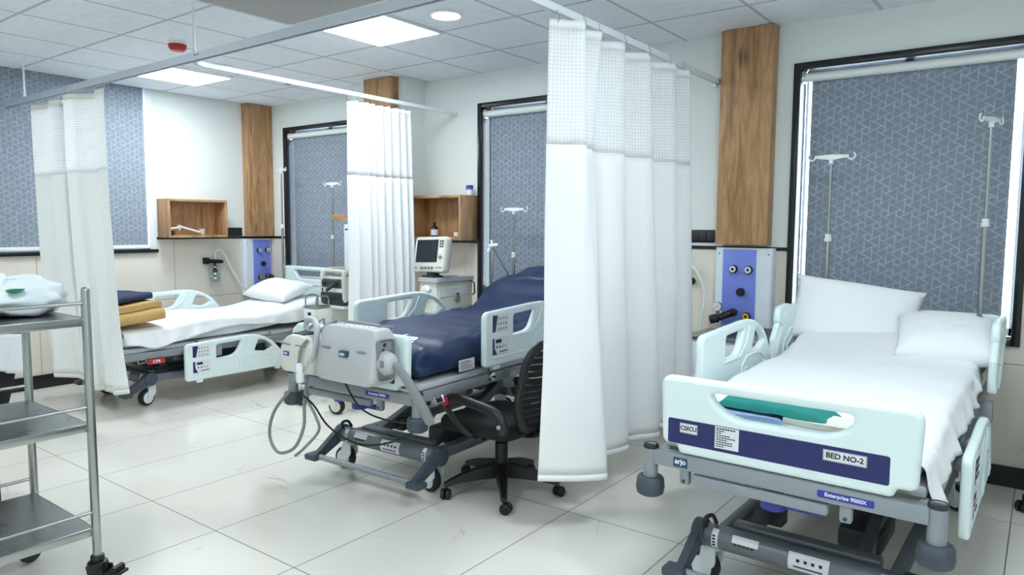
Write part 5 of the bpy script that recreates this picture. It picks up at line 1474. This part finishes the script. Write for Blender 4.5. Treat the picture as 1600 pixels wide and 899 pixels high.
for z in (0.285, 0.683, 1.075):
    sh = MB().box((W_+0.006, D_+0.006, z-0.002), (-0.006, -0.006, z), 0).done('shelf', STEELDK, t, 0)
    m = MB()
    for lo, hi in (((W_, D_, z-0.03), (0, D_+0.006, z+0.001)), ((W_, -0.006, z-0.03), (0, 0, z+0.001)), ((-0.006, D_, z-0.03), (0, 0, z+0.001)), ((W_, D_, z-0.03), (W_+0.006, 0, z+0.001))): m.box(lo, hi, 0.002)
    m.done('shelf_lip', STEEL, sh)
    zr = z+0.055 if z > 1 else z+0.062
    for p0, p1 in (((0, 0, zr), (0, D_, zr)), ((W_, 0, zr), (W_, D_, zr)), ((0, D_, zr), (W_, D_, zr))):
        MB().cyl(p0, p1, 0.0065, 12).done('guard_rail', STEEL, t)
# plastic bag on the top shelf
m = MB(); bag_loops = []
def bag(u, v):
    th = 2*PI*u; ph = PI*v
    r = 0.145*(1+0.2*nz(math.cos(th)*1.6, math.sin(th)*1.6, v*3)+0.2*abs(nz(math.cos(th)*3.2, math.sin(th)*3.2, v*5))+0.07*nz(math.cos(th)*8, math.sin(th)*8, v*13))
    return Vector((0.9*r*math.sin(ph)**0.7*math.cos(th), 1.25*r*math.sin(ph)**0.7*math.sin(th), max(0.0, 0.062+r*0.48*math.cos(ph)*(1+0.5*nz(th*1.2 if False else math.cos(th)*2, math.sin(th)*2, 5)))))
m.grid(bag, 44, 26)
bmesh.ops.remove_doubles(m.bm, verts=m.bm.verts, dist=0.0008)
o = m.done('plastic_bag', BAGPL, None, 80); o.location = (-3.07, 0.985, 1.0765)
tag(o, 'crumpled white plastic bag with a green print on the trolley top shelf', 'bag')
m = MB()
m.loft([[(0.128+d, -0.02+a, 0.1+b) for a, b in ((-0.02, 0.004), (0.0, -0.008), (0.02, -0.002), (0.035, 0.006), (0.0, 0.008))] for d in (-0.02, 0.012)])
m.done('green_print', GREEN, o, 0)
# dark chair with white cloth behind the trolley, cut by the picture edge
t = thing('side_chair', (-4.28, 1.02, 0), 'dark chair behind the trolley at the very left edge', 'chair')
MB().box((-0.22, -0.24, 0.42), (0.24, 0.24, 0.48), 0.02).done('seat', BLACKFAB, t)
m = MB(); m.loft([[(p[0], 0.31 if False else p[1], z) for p in round_poly([(0.2, -0.24), (0.24, -0.24), (0.24, 0.25+0.09*math.sin((z-0.48)*3.0), ), (0.2, 0.25+0.09*math.sin((z-0.48)*3.0))], 0.015, 3)] for z in (0.48, 0.6, 0.75, 0.9, 1.05, 1.13)]); m.done('backrest', BLACKFAB, t, 50)
for sx in (-0.19, 0.21):
    for sy in (-0.2, 0.2): MB().cyl((sx, sy, 0), (sx, sy, 0.43), 0.014, 12).done('leg', BLACK, t)
m = MB()
def hang(u, v):
    y = -0.16+0.52*u; k = v
    return Vector((0.262+0.012*math.sin(u*14)*k+0.02*k, y-0.03*k*(u > 0.8), 0.9-0.03*u*u-(0.17-0.02*math.sin(u*5))*k))
m.grid(hang, 30, 10)
o = m.done('hanging_cloth', SHEET, None, 80, solid=0.003); o.location = (-4.28, 1.02, 0)
tag(o, 'white cloth hanging over the dark chair behind the trolley', 'cloth')
# second office chair, only a castor shows at the right picture edge
office_chair('office_chair', (0.285, 4.33, 0), R(11), 'black office chair whose single castor shows at the right picture edge')
# steel bedside cabinet between the large curtain and the nearest bed
t = thing('bedside_cabinet', (-1.545, 4.42, 0), 'low steel topped cabinet under the right service panel', 'cabinet')
MB().box((-0.235, -0.17, 0.06), (0.235, 0.19, 0.715), 0.006).done('body', PANELWH, t)
MB().box((-0.25, -0.19, 0.715), (0.25, 0.2, 0.74), 0.006).done('top', STEELDK, t)
dr = MB().box((-0.22, -0.178, 0.5), (0.22, -0.168, 0.7), 0.003).done('drawer', PANELWH, t)
MB().tube([(-0.06, -0.178, 0.62), (-0.06, -0.2, 0.62), (0.06, -0.2, 0.62), (0.06, -0.178, 0.62)], 0.005, 8).done('handle', STEEL, dr)
dr = MB().box((-0.22, -0.178, 0.08), (0.22, -0.168, 0.485), 0.003).done('door', PANELWH, t)
MB().tube([(0.18, -0.178, 0.25), (0.18, -0.2, 0.25), (0.18, -0.2, 0.37), (0.18, -0.178, 0.37)], 0.005, 8).done('handle', STEEL, dr)
for sx in (-1, 1):
    for sy in (-1, 1): MB().cyl((sx*0.2, sy*0.14+0.01, 0), (sx*0.2, sy*0.14+0.01, 0.065), 0.018, 12).done('foot', BLACK, t)
